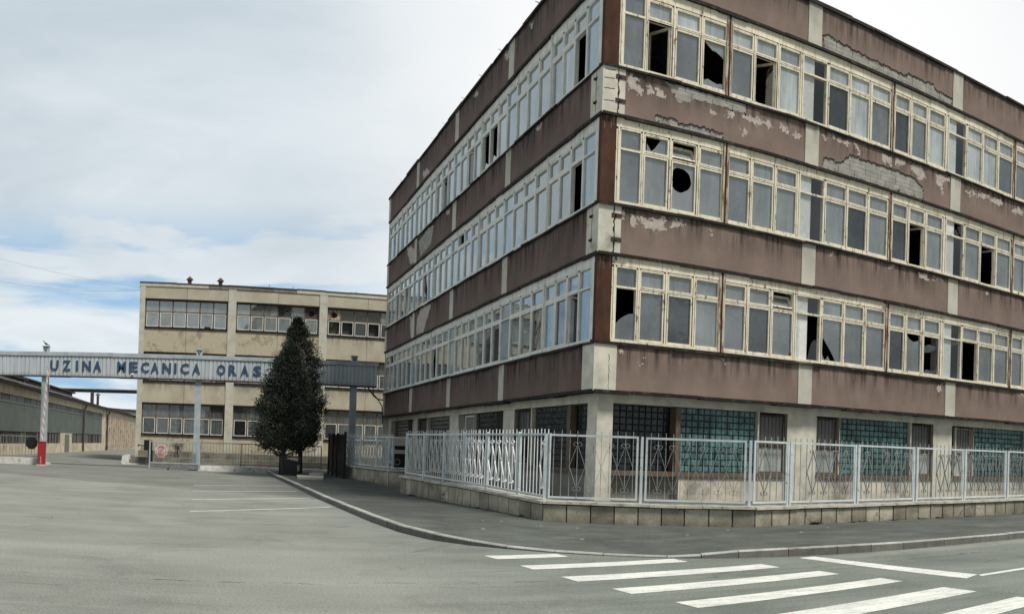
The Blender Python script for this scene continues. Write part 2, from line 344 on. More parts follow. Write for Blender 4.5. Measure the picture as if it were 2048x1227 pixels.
# ------------------------------------------------------------------ mesh builder
class MB:
    def __init__(s, xf=None): s.v = []; s.f = []; s.mi = []; s.xf = xf; s.mats = []
    def mat(s, name):
        if name not in s.mats: s.mats.append(name)
        return s.mats.index(name)
    def add(s, vs, fs, m):
        o = len(s.v); k = s.mat(m)
        for p in vs: s.v.append(tuple(s.xf(*p)) if s.xf else tuple(p))
        for f in fs: s.f.append([o + i for i in f]); s.mi.append(k)
    def box(s, a0, a1, b0, b1, c0, c1, m):
        vs = [(a0, b0, c0), (a1, b0, c0), (a1, b1, c0), (a0, b1, c0), (a0, b0, c1), (a1, b0, c1), (a1, b1, c1), (a0, b1, c1)]
        s.add(vs, [(0, 3, 2, 1), (4, 5, 6, 7), (0, 1, 5, 4), (1, 2, 6, 5), (2, 3, 7, 6), (3, 0, 4, 7)], m)
    def hexa(s, vs, m):   # 8 corners, bottom ring then top ring
        s.add(vs, [(0, 3, 2, 1), (4, 5, 6, 7), (0, 1, 5, 4), (1, 2, 6, 5), (2, 3, 7, 6), (3, 0, 4, 7)], m)
    def quad(s, a, b, c, d, m): s.add([a, b, c, d], [(0, 1, 2, 3)], m)
    def poly(s, pts, m): s.add(pts, [tuple(range(len(pts)))], m)
    def bar(s, p, q, w, d, m, up=(0, 0, 1)):
        """rectangular bar p->q: w across, d along the 'up' side axis"""
        p = Vector(p); q = Vector(q); t = (q - p).normalized(); u = Vector(up)
        if abs(t.dot(u)) > .98: u = Vector((1, 0, 0))
        a = t.cross(u).normalized(); b = a.cross(t).normalized()
        r = [p + a * (i * w / 2) + b * (j * d / 2) for i, j in ((-1, -1), (1, -1), (1, 1), (-1, 1))]
        r2 = [x + (q - p) for x in r]
        s.add([tuple(x) for x in r + r2], [(0, 3, 2, 1), (4, 5, 6, 7), (0, 1, 5, 4), (1, 2, 6, 5), (2, 3, 7, 6), (3, 0, 4, 7)], m)
    def tube(s, pts, r, m, n=6, cap=True):
        pts = [Vector(p) for p in pts]; rs = r if isinstance(r, (list, tuple)) else [r] * len(pts)
        rings = []; ref = None
        for i, p in enumerate(pts):
            t = (pts[min(i + 1, len(pts) - 1)] - pts[max(i - 1, 0)]).normalized()
            if ref is None:
                ref = Vector((0, 0, 1)) if abs(t.z) < .9 else Vector((1, 0, 0))
            a = t.cross(ref).normalized(); b = a.cross(t).normalized(); ref = b
            rings.append([tuple(p + (a * cos(2 * pi * k / n) + b * sin(2 * pi * k / n)) * rs[i]) for k in range(n)])
        vs = [v for rg in rings for v in rg]; fs = []
        for i in range(len(rings) - 1):
            for k in range(n):
                fs.append((i * n + k, i * n + (k + 1) % n, (i + 1) * n + (k + 1) % n, (i + 1) * n + k))
        if cap: fs += [tuple(range(n))[::-1], tuple((len(rings) - 1) * n + k for k in range(n))]
        s.add(vs, fs, m)
    def cyl(s, c, r0, r1, z0, z1, m, n=12):
        s.tube([(c[0], c[1], z0), (c[0], c[1], z1)], [r0, r1], m, n)
    def build(s, name, parent=None, smooth=False, label=None):
        me = bpy.data.meshes.new(name); me.from_pydata(s.v, [], s.f)
        for k in s.mats: me.materials.append(M[k])
        me.polygons.foreach_set('material_index', s.mi)
        if smooth: me.polygons.foreach_set('use_smooth', [True] * len(me.polygons))
        me.update()
        bm = bmesh.new(); bm.from_mesh(me); bmesh.ops.recalc_face_normals(bm, faces=bm.faces); bm.to_mesh(me); bm.free()
        o = bpy.data.objects.new(name, me); COL.objects.link(o)
        if parent is not None:
            o.parent = parent
            o.matrix_parent_inverse = WM(parent).inverted()
        if label: o['label'] = label
        return o
def WM(o):
    return Matrix.Translation(o.location) if o.parent is None else Matrix.Identity(4)
def tag(o, label, cat, group=None):
    o['label'] = label; o['category'] = cat
    if group: o['group'] = group
    return o
def thing(name, label, cat, loc=(0, 0, 0), group=None):
    o = bpy.data.objects.new(name, None); COL.objects.link(o); o.location = loc; o.empty_display_size = .3
    return tag(o, label, cat, group)
def struct(o): o['kind'] = 'structure'; return o
RX = lambda s, d, z: (s, -d, z)        # right-hand street facade: along +X, outward -Y
LX = lambda s, d, z: (-d, s, z)        # left-hand facade: along +Y, outward -X

# ------------------------------------------------------------------ camera: the picture is a swept phone panorama
F_PX, CY, PIT, ROL, AZ = 1763.5454, 886.4087, .0069, .0334, .3419
cd = bpy.data.cameras.new('camera'); cam = bpy.data.objects.new('camera', cd); COL.objects.link(cam)
scene.camera = cam
def cam2world(x, y, z):
    x, y = x * cos(ROL) - y * sin(ROL), x * sin(ROL) + y * cos(ROL)
    z, y = z * cos(PIT) - y * sin(PIT), z * sin(PIT) + y * cos(PIT)
    return Vector((x * cos(AZ) + z * sin(AZ), -x * sin(AZ) + z * cos(AZ), y))
R, U, Fw = cam2world(1, 0, 0), cam2world(0, 1, 0), cam2world(0, 0, 1)
mw = Matrix((R, U, -Fw)).transposed().to_4x4(); mw.translation = Vector((-8.8227, -19.1317, 1.6))
cam.matrix_world = mw
cd.type = 'PANO'; cd.panorama_type = 'CENTRAL_CYLINDRICAL'
half = 1024 / F_PX
cd.central_cylindrical_range_u_min = -half; cd.central_cylindrical_range_u_max = half
cd.central_cylindrical_range_v_max = CY / F_PX; cd.central_cylindrical_range_v_min = -(1227 - CY) / F_PX
cd.central_cylindrical_radius = 1.0
cd.clip_start = .1; cd.clip_end = 3000

# ------------------------------------------------------------------ world, sun
SUN_EL, SUN_AZ = radians(57), radians(142)      # azimuth from +Y towards +X: behind the camera, to the right
w = bpy.data.worlds.new('World'); scene.world = w; w.use_nodes = True
b = NB.__new__(NB); b.t = w.node_tree; b.t.nodes.clear(); b._pos = None
wo = b.t.nodes.new('ShaderNodeOutputWorld'); bg = b.t.nodes.new('ShaderNodeBackground')
tc = b.n('ShaderNodeTexCoord').outputs['Generated']; b._pos = tc
sky = b.n('ShaderNodeTexSky', sky_type='NISHITA', sun_disc=False, sun_elevation=SUN_EL, sun_rotation=SUN_AZ)
D = b.xyz(tc)
inv = b.math('DIVIDE', 1.0, b.math('ADD', b.math('MAXIMUM', D[2], 0.0), .16))
cv = b.n('ShaderNodeCombineXYZ'); b.put(cv.inputs[0], b.math('MULTIPLY', D[0], inv)); b.put(cv.inputs[1], b.math('MULTIPLY', D[1], inv)); b.put(cv.inputs[2], D[2])
c1 = b.noise(.62, 7, .55, cv.outputs[0], .35); c2 = b.noise(1.5, 7, .6, b.scale(1, 1, 1, (3, 7, 0), cv.outputs[0]), .5)
gap = b.noise(1, 6, .55, b.scale(2.6, 2.6, 15, (1.7, .4, .35), tc), .3)
front = b.math('MULTIPLY', b.step(D[1], .0, .5), b.step(D[0], -.05, .25, 1, 0))
cover = b.math('MAXIMUM', b.math('MAXIMUM', b.step(D[2], .17, .27), b.step(gap, .405, .545)), b.math('SUBTRACT', 1.0, front))
nd = b.n('ShaderNodeVectorMath', operation='DOT_PRODUCT'); b.put(nd.inputs[0], tc)
bd = cam2world(math.sin(.30), .33, math.cos(.30)).normalized(); nd.inputs[1].default_value = bd
glow = b.step(nd.outputs['Value'], .86, .995)
greyc = b.mix(b.step(c1, .34, .66), (.48, .565, .635), (.735, .805, .85))
greyc = b.mix(b.step(c2, .45, .75, 0, .5), greyc, (.82, .87, .90))
lowhi = b.step(D[2], .10, .24, 1, 0)
greyc = b.mix(b.math('MULTIPLY', lowhi, b.step(c2, .3, .6, .55, .95)), greyc, (.86, .92, .95))
greyc = b.mix(glow, greyc, (1.0, 1.0, 1.0))
behind = b.step(D[1], -.35, .15, .56, 1.0)
patch = b.math('ADD', 1.0, b.math('MULTIPLY', b.step(D[1], -.25, .1, 1, 0), b.step(c2, .32, .68, -.30, .30)))
greyc = b.mul(b.mul(greyc, behind), patch)
skyc = b.n('ShaderNodeVectorMath', operation='SCALE'); b.put(skyc.inputs[0], sky.outputs[0]); skyc.inputs['Scale'].default_value = .10
skyb = b.mix(.8, skyc.outputs[0], (.32, .56, .82))
final = b.mix(cover, skyb, greyc)
b.t.links.new(final, bg.inputs[0]); bg.inputs[1].default_value = 1.0
b.t.links.new(bg.outputs[0], wo.inputs[0])
sl = bpy.data.lights.new('sun', 'SUN'); so = bpy.data.objects.new('sun', sl); COL.objects.link(so)
sl.energy = 3.9; sl.angle = radians(12); sl.color = (1.0, .955, .88)
sd = Vector((cos(SUN_EL) * sin(SUN_AZ), cos(SUN_EL) * cos(SUN_AZ), sin(SUN_EL)))
so.rotation_euler = sd.to_track_quat('Z', 'Y').to_euler(); so.location = sd * 60
scene.view_settings.view_transform = 'Standard'; scene.view_settings.look = 'None'
scene.view_settings.exposure = 0; scene.view_settings.gamma = 1
scene.cycles.max_bounces = 6; scene.cycles.diffuse_bounces = 3; scene.cycles.glossy_bounces = 3; scene.cycles.transparent_max_bounces = 8
scene.cycles.use_denoising = True


# ================================================================== GROUND
def lerp(a, b, t): return tuple(x + (y - x) * t for x, y in zip(a, b))
def resample(P, step):
    out = [P[0]]
    for a, c in zip(P, P[1:]):
        L = math.dist(a[:2], c[:2]); n = max(1, round(L / step))
        out += [lerp(a, c, i / n) for i in range(1, n + 1)]
    return out
def smooth_line(P, it=2):
    for _ in range(it):
        Q = [P[0]]
        for a, c in zip(P, P[1:]): Q += [lerp(a, c, .25), lerp(a, c, .75)]
        P = Q + [P[-1]]
    return P
g = MB(); S = 1500
g.quad((-S, -S, 0), (S, -S, 0), (S, S, 0), (-S, S, 0), 'asphalt')
struct(g.build('ground'))

# kerb line (outer edge, z of kerb top) from the gate round the corner and along the street, and the foot of the fence wall
KERB = [(-5.95, 25.0, .14), (-5.92, 20.2, .14), (-5.80, 14.5, .14), (-5.66, 5.7, .14), (-5.52, 1.4, .14), (-5.42, -1.2, .14), (-5.27, -3.2, .13),
        (-4.98, -4.5, .12), (-4.55, -5.25, .085), (-4.1, -5.75, .05), (-3.5, -6.33, .035), (-2.87, -6.78, .03), (-2.0, -7.27, .03), (-1.5, -7.47, .06), (-.9, -7.62, .11), (0, -7.74, .13),
        (1.0, -7.80, .14), (2.6, -7.78, .14), (5, -7.62, .14), (7, -7.5, .14), (14, -7.2, .14), (40, -6.2, .14)]
FOOT = [(-2.95, 25.0, .13), (-2.95, 20.8, .13), (-2.85, 14.5, .13), (-2.9, 7.7, .13), (-2.55, 4.5, .13), (-2.3, 2.2, .13), (-2.1, .6, .13),
        (-1.95, -.4, .12), (-1.8, -1.5, .10), (-1.6, -1.6, .09), (-1.1, -1.85, .08), (-.6, -2.1, .075), (.2, -2.5, .07), (.8, -2.8, .07), (1.4, -3.1, .07), (1.9, -3.35, .075),
        (2.3, -3.55, .08), (3.3, -3.49, .10), (5.4, -3.37, .12), (7.2, -3.27, .13), (14, -2.9, .13), (40, -1.4, .13)]
sw = MB(); rows = []
K2 = []; F2 = []
for (a, c), (e, f) in zip(zip(KERB, KERB[1:]), zip(FOOT, FOOT[1:])):
    n = max(1, round(math.dist(a[:2], c[:2]) / .7))
    K2 += [lerp(a, c, i / n) for i in range(n)]; F2 += [lerp(e, f, i / n) for i in range(n)]
K2.append(KERB[-1]); F2.append(FOOT[-1])
def inward(P, i, d):
    a, c = P[max(i - 1, 0)], P[min(i + 1, len(P) - 1)]
    t = Vector((c[0] - a[0], c[1] - a[1], 0)).normalized(); nrm = Vector((-t.y, t.x, 0))
    return nrm
NW = 6
for i, (k, f) in enumerate(zip(K2, F2)):
    nr = inward(K2, i, .12); k2 = (k[0] + nr.x * .135, k[1] + nr.y * .135, k[2] - .006)
    f2 = (f[0] + (f[0] - k[0]) * .12, f[1] + (f[1] - k[1]) * .12, f[2])
    rows.append([lerp(k2, f2, j / NW) for j in range(NW + 1)])
for ra, rb in zip(rows, rows[1:]):
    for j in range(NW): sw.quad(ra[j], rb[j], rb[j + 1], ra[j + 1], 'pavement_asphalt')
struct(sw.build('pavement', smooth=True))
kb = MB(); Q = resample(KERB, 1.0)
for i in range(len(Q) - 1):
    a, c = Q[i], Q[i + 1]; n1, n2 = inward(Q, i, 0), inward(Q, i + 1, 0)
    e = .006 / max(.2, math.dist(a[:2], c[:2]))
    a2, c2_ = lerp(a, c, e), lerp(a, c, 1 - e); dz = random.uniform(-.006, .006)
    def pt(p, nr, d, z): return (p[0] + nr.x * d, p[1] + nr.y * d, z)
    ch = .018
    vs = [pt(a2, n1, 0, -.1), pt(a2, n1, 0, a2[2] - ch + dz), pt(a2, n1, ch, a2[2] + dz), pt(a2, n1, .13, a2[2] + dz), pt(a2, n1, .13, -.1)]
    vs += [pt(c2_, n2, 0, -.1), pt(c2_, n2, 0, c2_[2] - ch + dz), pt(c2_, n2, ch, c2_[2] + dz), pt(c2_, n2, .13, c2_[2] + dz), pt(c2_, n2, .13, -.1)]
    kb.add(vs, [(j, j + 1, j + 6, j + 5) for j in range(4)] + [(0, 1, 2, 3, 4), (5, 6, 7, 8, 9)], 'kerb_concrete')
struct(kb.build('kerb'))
jb = MB()
for i in range(len(Q) - 1):                          # dark joints between the kerb stones: a bed a little behind their faces
    a, c = Q[i], Q[i + 1]; n1, n2 = inward(Q, i, 0), inward(Q, i + 1, 0)
    jb.quad((a[0] + n1.x * .012, a[1] + n1.y * .012, -.05), (c[0] + n2.x * .012, c[1] + n2.y * .012, -.05), (c[0] + n2.x * .012, c[1] + n2.y * .012, c[2] - .02), (a[0] + n1.x * .012, a[1] + n1.y * .012, a[2] - .02), 'crack_and_shadow')
    jb.quad((a[0] + n1.x * .012, a[1] + n1.y * .012, a[2] - .02), (c[0] + n2.x * .012, c[1] + n2.y * .012, c[2] - .02), (c[0] + n2.x * .13, c[1] + n2.y * .13, c[2] - .02), (a[0] + n1.x * .13, a[1] + n1.y * .13, a[2] - .02), 'crack_and_shadow')
struct(jb.build('kerb_bed'))

# yard behind the fence wall
yd = MB()
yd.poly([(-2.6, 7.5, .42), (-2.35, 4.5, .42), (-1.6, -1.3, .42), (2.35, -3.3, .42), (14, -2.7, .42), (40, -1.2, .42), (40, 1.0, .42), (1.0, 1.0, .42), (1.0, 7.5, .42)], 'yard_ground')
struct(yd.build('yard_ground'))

# road markings
def marking(name, quads, z=.004):
    mb = MB()
    for q in quads:
        n = 14
        mb.poly([(x, y, z) for x, y in q], 'road_paint')
    return struct(mb.build(name))
marking('crosswalk_stripe', [[(-4.75, -6.60), (-4.67, -7.0), (-3.47, -6.83), (-3.52, -6.45)]])
for y0, y1, xa, xb, dy in ((-7.70, -8.09, -4.58, -1.97, .30), (-8.78, -9.2, -4.42, -1.02, .38), (-9.81, -10.22, -4.2, -.72, .42), (-10.86, -11.26, -3.95, -.46, .46), (-11.97, -12.5, -3.8, -.38, .48), (-13.1, -13.55, -3.75, -.3, .48)):
    marking('crosswalk_stripe', [[(xa, y0), (xa + .05, y1), (xb + .04, y1 + dy), (xb, y0 + dy)]])
marking('stop_line', [[(.03, -7.97), (.50, -11.12), (.97, -10.93), (.40, -7.92)]])
marking('lane_line', [[(.95, -10.96), (.88, -11.08), (2.0, -11.0), (14, -10.45), (14, -10.31), (2.0, -10.86)]])
for xa, ya, xb, yb in ((-9.36, 11.2, -5.98, 12.92), (-9.32, 7.95, -5.98, 9.5), (-9.27, 4.15, -5.88, 6.3), (-9.22, .3, -5.75, 2.9)):
    marking('parking_line', [[(xa, ya), (xa, ya - .13), (xb, yb - .13), (xb, yb)]])

# ================================================================== MAIN OFFICE BUILDING
BB = [3.11, 6.43, 9.79, 13.16]; TT = [4.26, 7.62, 10.95, 14.37]
XE, YE = 25.2, 25.75
bld = thing('office_building', 'long four-storey brown and cream office block with rows of broken windows', 'office building', (0, 0, 0))
PR = [6.39, 12.39, 18.39, 24.39]; PL = [6.84, 12.99, 19.33, 25.55]
PW = .48
PEEL_R = [
(0,[(.65,10.78),(.79,10.88),(.94,10.76),(1.07,10.5),(1.0,10.38),(.76,10.43),(.64,10.53)]),
(1,[(1.66,10.87),(2.05,10.87),(2.56,10.87),(3.07,10.88),(3.6,10.88),(4.14,10.91),(4.18,10.64),(3.61,10.62),(3.39,10.65),(2.87,10.66),(2.56,10.65),(2.37,10.5),(2.07,10.47),(1.93,10.65)]),
(0,[(2.77,10.46),(3.08,10.51),(3.27,10.42),(3.09,10.38)]),
(0,[(4.02,10.56),(4.48,10.61),(4.99,10.6),(5.06,10.47),(4.71,10.46),(4.32,10.45),(4.07,10.46)]),
(0,[(5.31,10.68),(5.51,10.66),(5.55,10.46),(5.32,10.42)]),(0,[(5.64,10.52),(5.99,10.59),(5.97,10.44),(5.7,10.42)]),
(0,[(1.18,10.59),(1.32,10.64),(1.38,10.53),(1.23,10.47)]),(0,[(1.42,10.62),(1.71,10.65),(1.7,10.47),(1.52,10.45)]),
(0,[(3.42,10.53),(3.77,10.61),(3.83,10.49),(3.51,10.39)]),(0,[(4.03,10.2),(4.16,10.23),(4.2,10.08),(4.06,10.05)]),
(1,[(1.45,9.96),(1.98,9.98),(2.29,9.92),(2.69,9.97),(3.42,9.92),(3.43,9.8),(2.59,9.81),(1.89,9.81),(1.45,9.82)]),
(1,[(6.7,13.49),(6.83,13.58),(7.02,13.57),(7.41,13.5),(8.07,13.48),(8.62,13.46),(9.04,13.44),(9.76,13.42),(9.91,13.37),(10.13,13.54),(10.67,13.51),(11.21,13.58),(11.3,13.45),(12.11,13.38),(12.12,13.2),(10.99,13.18),(10.07,13.18),(8.77,13.2),(7.95,13.18),(7.29,13.18),(6.68,13.18)]),
(1,[(6.83,10.08),(7.47,10.11),(7.85,10.4),(8.87,10.41),(9.59,10.43),(10.48,10.37),(10.87,10.17),(10.89,9.84),(9.9,9.83),(8.9,9.82),(7.87,9.82),(6.84,9.82)]),
(0,[(6.81,10.73),(7.02,10.83),(6.94,10.61),(6.81,10.61)]),(0,[(7.15,10.79),(7.77,10.78),(7.71,10.69),(7.38,10.66)]),
(0,[(7.97,10.81),(8.24,10.65),(8.18,10.56),(8.01,10.67)]),(0,[(9.11,10.78),(9.43,10.78),(9.51,10.52),(9.22,10.5),(9.11,10.57)]),
(0,[(9.57,10.74),(10.08,10.86),(10.13,10.73),(9.58,10.51)]),(0,[(10.39,10.8),(10.77,10.79),(11.01,10.53),(10.79,10.42),(10.47,10.55),(10.28,10.61)]),
(0,[(11.44,10.77),(12.09,10.8),(12.12,10.7),(11.77,10.56),(11.78,10.23),(11.49,10.54)]),(0,[(12.82,10.57),(13.16,10.63),(13.08,10.49)]),
(0,[(13.25,10.68),(13.78,10.72),(14.42,10.71),(14.8,10.8),(14.86,10.52),(14.43,10.53),(13.88,10.57),(13.25,10.51)]),
(0,[(.76,7.31),(.93,7.51),(1.06,7.35),(1.04,7.17),(.94,7.13)]),
(0,[(1.16,7.37),(1.55,7.41),(1.7,7.54),(1.81,7.47),(1.84,7.25),(1.56,7.16),(1.25,7.09),(1.17,7.23)]),
(0,[(1.99,7.39),(2.25,7.52),(2.38,7.42),(2.24,7.31),(2.0,7.29)]),(0,[(3.13,7.41),(3.26,7.38),(3.22,7.3)]),
(0,[(.6,7.5),(.7,7.48),(.68,7.34),(.6,7.23)]),(0,[(.7,4.08),(.76,4.07),(.75,4.01)]),(0,[(1.19,3.85),(1.35,3.98),(1.32,3.91),(1.22,3.77)]),
(0,[(3.61,4.11),(3.72,4.12),(3.71,4.02),(3.62,4.03)]),(0,[(7.1,7.43),(7.25,7.47),(7.2,7.4)]),(0,[(9.46,7.41),(9.63,7.55),(9.66,7.49),(9.51,7.38)]),
(0,[(10.75,7.5),(11.21,7.55),(11.24,7.38),(10.88,7.35)]),(0,[(11.4,7.41),(11.68,7.54),(11.9,7.46),(11.47,7.36)]),(0,[(14.08,7.4),(14.22,7.46),(14.18,7.36)]),
(0,[(11.69,4.08),(12.0,4.13),(11.95,3.92),(11.78,3.85)]),(0,[(16.05,4.06),(16.36,4.11),(16.36,3.98)]),(0,[(15.32,10.59),(15.73,10.73),(16.09,10.68),(16.1,10.55),(15.53,10.45)])]
PEEL_L = [
(0,[(21.31,10.87),(20.45,10.83),(19.6,10.47),(19.6,9.9),(20.32,9.91)]),(1,[(18.83,10.66),(17.02,10.87),(16.14,10.75),(16.56,10.08),(18.33,9.88)]),
(0,[(18.7,7.13),(18.0,7.56),(16.04,7.54),(16.98,6.82),(17.29,6.46),(18.6,6.46)]),(0,[(20.03,7.49),(19.64,7.47),(19.6,6.49),(19.8,6.48)]),
(0,[(14.25,10.86),(13.64,10.79),(13.77,10.63),(14.22,10.66)]),(0,[(7.66,14.24),(7.1,14.2),(7.1,13.78),(7.38,13.9)]),
(0,[(18.49,13.59),(17.87,13.59),(17.07,13.24),(17.35,13.2),(18.28,13.23)]),(0,[(10.91,14.12),(10.31,14.2),(10.47,13.9)]),
(0,[(5.33,14.14),(5.04,14.12),(5.1,13.99)]),(0,[(4.68,10.88),(4.06,10.83),(4.12,10.72),(4.52,10.76)])]
def ragged(P, amp, seg):
    out = []
    for i in range(len(P)):
        a, c = P[i], P[(i + 1) % len(P)]; n = max(2, int(math.dist(a, c) / seg))
        for k in range(n):
            t = k / n; x = a[0] + (c[0] - a[0]) * t; z = a[1] + (c[1] - a[1]) * t
            j = mnoise.noise_vector(Vector((x * 7, z * 7, 3.1))) * amp * 1.5 + mnoise.noise_vector(Vector((x * 60, z * 60, 5.5))) * amp * .5 + mnoise.noise_vector(Vector((x * 23, z * 23, 1.7))) * amp * .7
            out.append((x + j.x, z + j.y))
    return out
def inside_dist(P, x, z):
    """signed distance to a polygon, positive inside"""
    ins = False; d = 1e9
    for (x1, z1), (x2, z2) in zip(P, P[1:] + P[:1]):
        if (z1 > z) != (z2 > z) and x < (x2 - x1) * (z - z1) / (z2 - z1) + x1: ins = not ins
        L2 = (x2 - x1) ** 2 + (z2 - z1) ** 2 or 1e-9
        t = max(0, min(1, ((x - x1) * (x2 - x1) + (z - z1) * (z2 - z1)) / L2))
        d = min(d, math.hypot(x - x1 - t * (x2 - x1), z - z1 - t * (z2 - z1)))
    return d if ins else -d
def peel(xf, P, typ, z0, z1, name='peeled_patch'):
    mb = MB(xf); C_ = .022
    xs = [p[0] for p in P]; zs = [p[1] for p in P]
    nx = int((max(xs) - min(xs) + .24) / C_) + 1; nz = int((max(zs) - min(zs) + .24) / C_) + 1
    xo, zo = min(xs) - .12, min(zs) - .12
    amp = .10 if not typ else .05
    def val(x, z):
        return inside_dist(P, x, z) + amp * (mnoise.noise(Vector((x * 5, z * 5, 2.2))) + .8 * mnoise.noise(Vector((x * 13, z * 13, 7.1))) + .6 * mnoise.noise(Vector((x * 31, z * 31, 4.4)))) - (.012 if not typ else 0)
    keep = {}
    for i in range(nx):
        for j in range(nz):
            x, z = xo + (i + .5) * C_, zo + (j + .5) * C_
            if z0 + .03 < z < z1 - .08 and val(x, z) > 0: keep[(i, j)] = 1
    m = 'exposed_blocks' if typ else 'exposed_mortar'
    for (i, j) in keep:
        x0_, z0_ = xo + i * C_, zo + j * C_
        def c(a, b):                                   # corners pulled about so that the edge is not stepped
            v = mnoise.noise_vector(Vector(((x0_ + a * C_) * 40, (z0_ + b * C_) * 40, 1))) * .008
            return (x0_ + a * C_ + v.x, .004, z0_ + b * C_ + v.y)
        mb.quad(c(0, 0), c(1, 0), c(1, 1), c(0, 1), m)
        if typ and (i, j + 1) not in keep:             # lip of render over the hole, its shadow painted on in black
            p, q = c(0, 1), c(1, 1)
            mb.add([(p[0], .003, p[2]), (q[0], .003, q[2]), (q[0], .03, q[2] + .002), (p[0], .03, p[2] + .002), (p[0], .003, p[2] + .03), (q[0], .003, q[2] + .03)], [(0, 1, 2, 3), (3, 2, 5, 4)], 'crack_and_shadow')
    o = mb.build(name, bld)
    if typ: o['label'] = 'fallen render showing block courses'
    return o

def band(xf, s0, s1, k, name='wall_panel'):
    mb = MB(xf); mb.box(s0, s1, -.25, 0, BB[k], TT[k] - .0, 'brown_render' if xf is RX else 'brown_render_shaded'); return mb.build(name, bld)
def strip(xf, s0, s1, k, name='pilaster_strip'):
    mb = MB(xf); mb.box(s0, s1, -.26, .018, BB[k] - .02, TT[k] + .002, 'concrete_strip')
    return mb.build(name, bld)
def flashing(xf, s0, s1, k, which):
    """rotten tin and felt edge along the top or the bottom of a band, in short uneven lengths"""
    mb = MB(xf); s = s0
    while s < s1 - .02:
        e = min(s1, s + random.uniform(.5, 1.6))
        if which == 'top':
            o = random.uniform(.045, .085); h = random.uniform(.055, .085); z = TT[k] - .03 + random.uniform(-.012, .012)
            tl = random.uniform(-.012, .012)
            mb.hexa([(s, -.2, z), (e, -.2, z), (e, o, z - .03 + tl), (s, o, z - .03 - tl), (s, -.2, z + h), (e, -.2, z + h), (e, o, z + h - .045 + tl), (s, o, z + h - .045 - tl)], 'dark_flashing')
        else:
            o = random.uniform(.02, .05); h = random.uniform(.05, .085); z = BB[k] - random.uniform(0, .012)
            mb.box(s + .002, e, -.2, o, z - h, z + .012, 'dark_flashing')
        s = e
    return mb.build('sill_flashing' if which == 'top' else 'drip_edge', bld)
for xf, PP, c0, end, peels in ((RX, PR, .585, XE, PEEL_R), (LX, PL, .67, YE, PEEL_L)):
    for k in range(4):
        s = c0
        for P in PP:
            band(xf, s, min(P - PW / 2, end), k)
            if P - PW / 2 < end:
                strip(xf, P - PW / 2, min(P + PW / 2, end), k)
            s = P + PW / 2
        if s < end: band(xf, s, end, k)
        flashing(xf, -.04 if xf is RX else .0, end, k, 'top'); flashing(xf, .0, end, k, 'bottom')
    for typ, P in peels:
        zc = sum(p[1] for p in P) / len(P); k = min(range(4), key=lambda i: abs((BB[i] + TT[i]) / 2 - zc))
        peel(xf, P, typ, BB[k], TT[k])
# corner panels with their cracks and iron anchors
for k in range(4):
    mb = MB()
    mb.box(-.02, .585, -.018, .3, BB[k] - .03, TT[k] + .004, 'pale_concrete')
    mb.box(-.018, .25, .30, .67, BB[k] - .03, TT[k] + .004, 'pale_concrete')
    cp = mb.build('corner_panel', bld)
    rnd = random.Random(k)
    def crack(xf, s, z0, z1, wd, name='crack_and_shadow', d=.021):
        m2 = MB(xf); n = 16; Lp = []; Rp = []
        for i in range(n + 1):
            z = z0 + (z1 - z0) * i / n; x = s + rnd.uniform(-.018, .018); w_ = wd * rnd.uniform(.35, 1.3)
            Lp.append((x - w_, d, z)); Rp.append((x + w_, d, z))
        for i in range(n): m2.quad(Lp[i], Rp[i], Rp[i + 1], Lp[i + 1], 'crack_and_shadow')
        return m2.build('crack', cp)
    if k == 0: crack(RX, .38, 3.14, 3.98, .006)
    else:
        crack(RX, .40, BB[k], TT[k], .022); crack(LX, .36, BB[k] + .1, TT[k], .010)
        for fz in (.28, .78):
            z = BB[k] + fz * 1.16
            m2 = MB(RX); m2.box(.33, .60, .02, .034, z - .05, z + .05, 'anchor_iron'); m2.box(.42, .47, .034, .06, z - .03, z + .03, 'anchor_iron'); m2.build('anchor_plate', cp)
            m2 = MB(LX); m2.box(.31, .43, .02, .032, z - .035, z + .035, 'anchor_iron'); m2.box(.34, .38, .032, .09, z - .05, z + .0, 'anchor_iron'); m2.build('anchor_plate', cp)
        if k == 2:
            for z in (10.05, 10.35, 10.6, 10.8): 
                m2 = MB(RX); m2.poly([(x, .0225, zz) for x, zz in ragged([(.02, z), (.30, z + .015), (.30, z + .03), (.02, z + .012)], .01, .05)], 'crack_and_shadow'); m2.build('crack', cp)

# windows --------------------------------------------------------------------
def rect_pane(mb, s0, s1, z0, z1, d, m, tilt=.005):
    j = [random.uniform(-tilt, tilt) for _ in range(3)]
    mb.quad((s0, d + j[0], z0), (s1, d + j[1], z0), (s1, d + j[1] + j[2], z1), (s0, d + j[0] + j[2], z1), m)
def holed_pane(mb, s0, s1, z0, z1, d, m, cs, cz, rad):
    cs = s0 + (s1 - s0) * cs; cz = z0 + (z1 - z0) * cz
    angs = sorted([2 * pi * i / 56 for i in range(56)] + [math.atan2(z - cz, s - cs) % (2 * pi) for s in (s0, s1) for z in (z0, z1)])
    O = []; I = []
    for a in angs:
        ca, sa = cos(a), sin(a); t = 1e9
        if ca > 1e-6: t = min(t, (s1 - cs) / ca)
        if ca < -1e-6: t = min(t, (s0 - cs) / ca)
        if sa > 1e-6: t = min(t, (z1 - cz) / sa)
        if sa < -1e-6: t = min(t, (z0 - cz) / sa)
        r = min(rad(a), t * .995)
        O.append((cs + ca * t, d, cz + sa * t)); I.append((cs + ca * r, d, cz + sa * r))
    for i in range(len(angs)):
        k = (i + 1) % len(angs); mb.quad(O[i], O[k], I[k], I[i], m)
def shards(mb, s0, s1, z0, z1, d, m, polys):
    for P in polys:
        mb.poly([(s0 + (s1 - s0) * u, d, z0 + (z1 - z0) * v) for u, v in P], m)
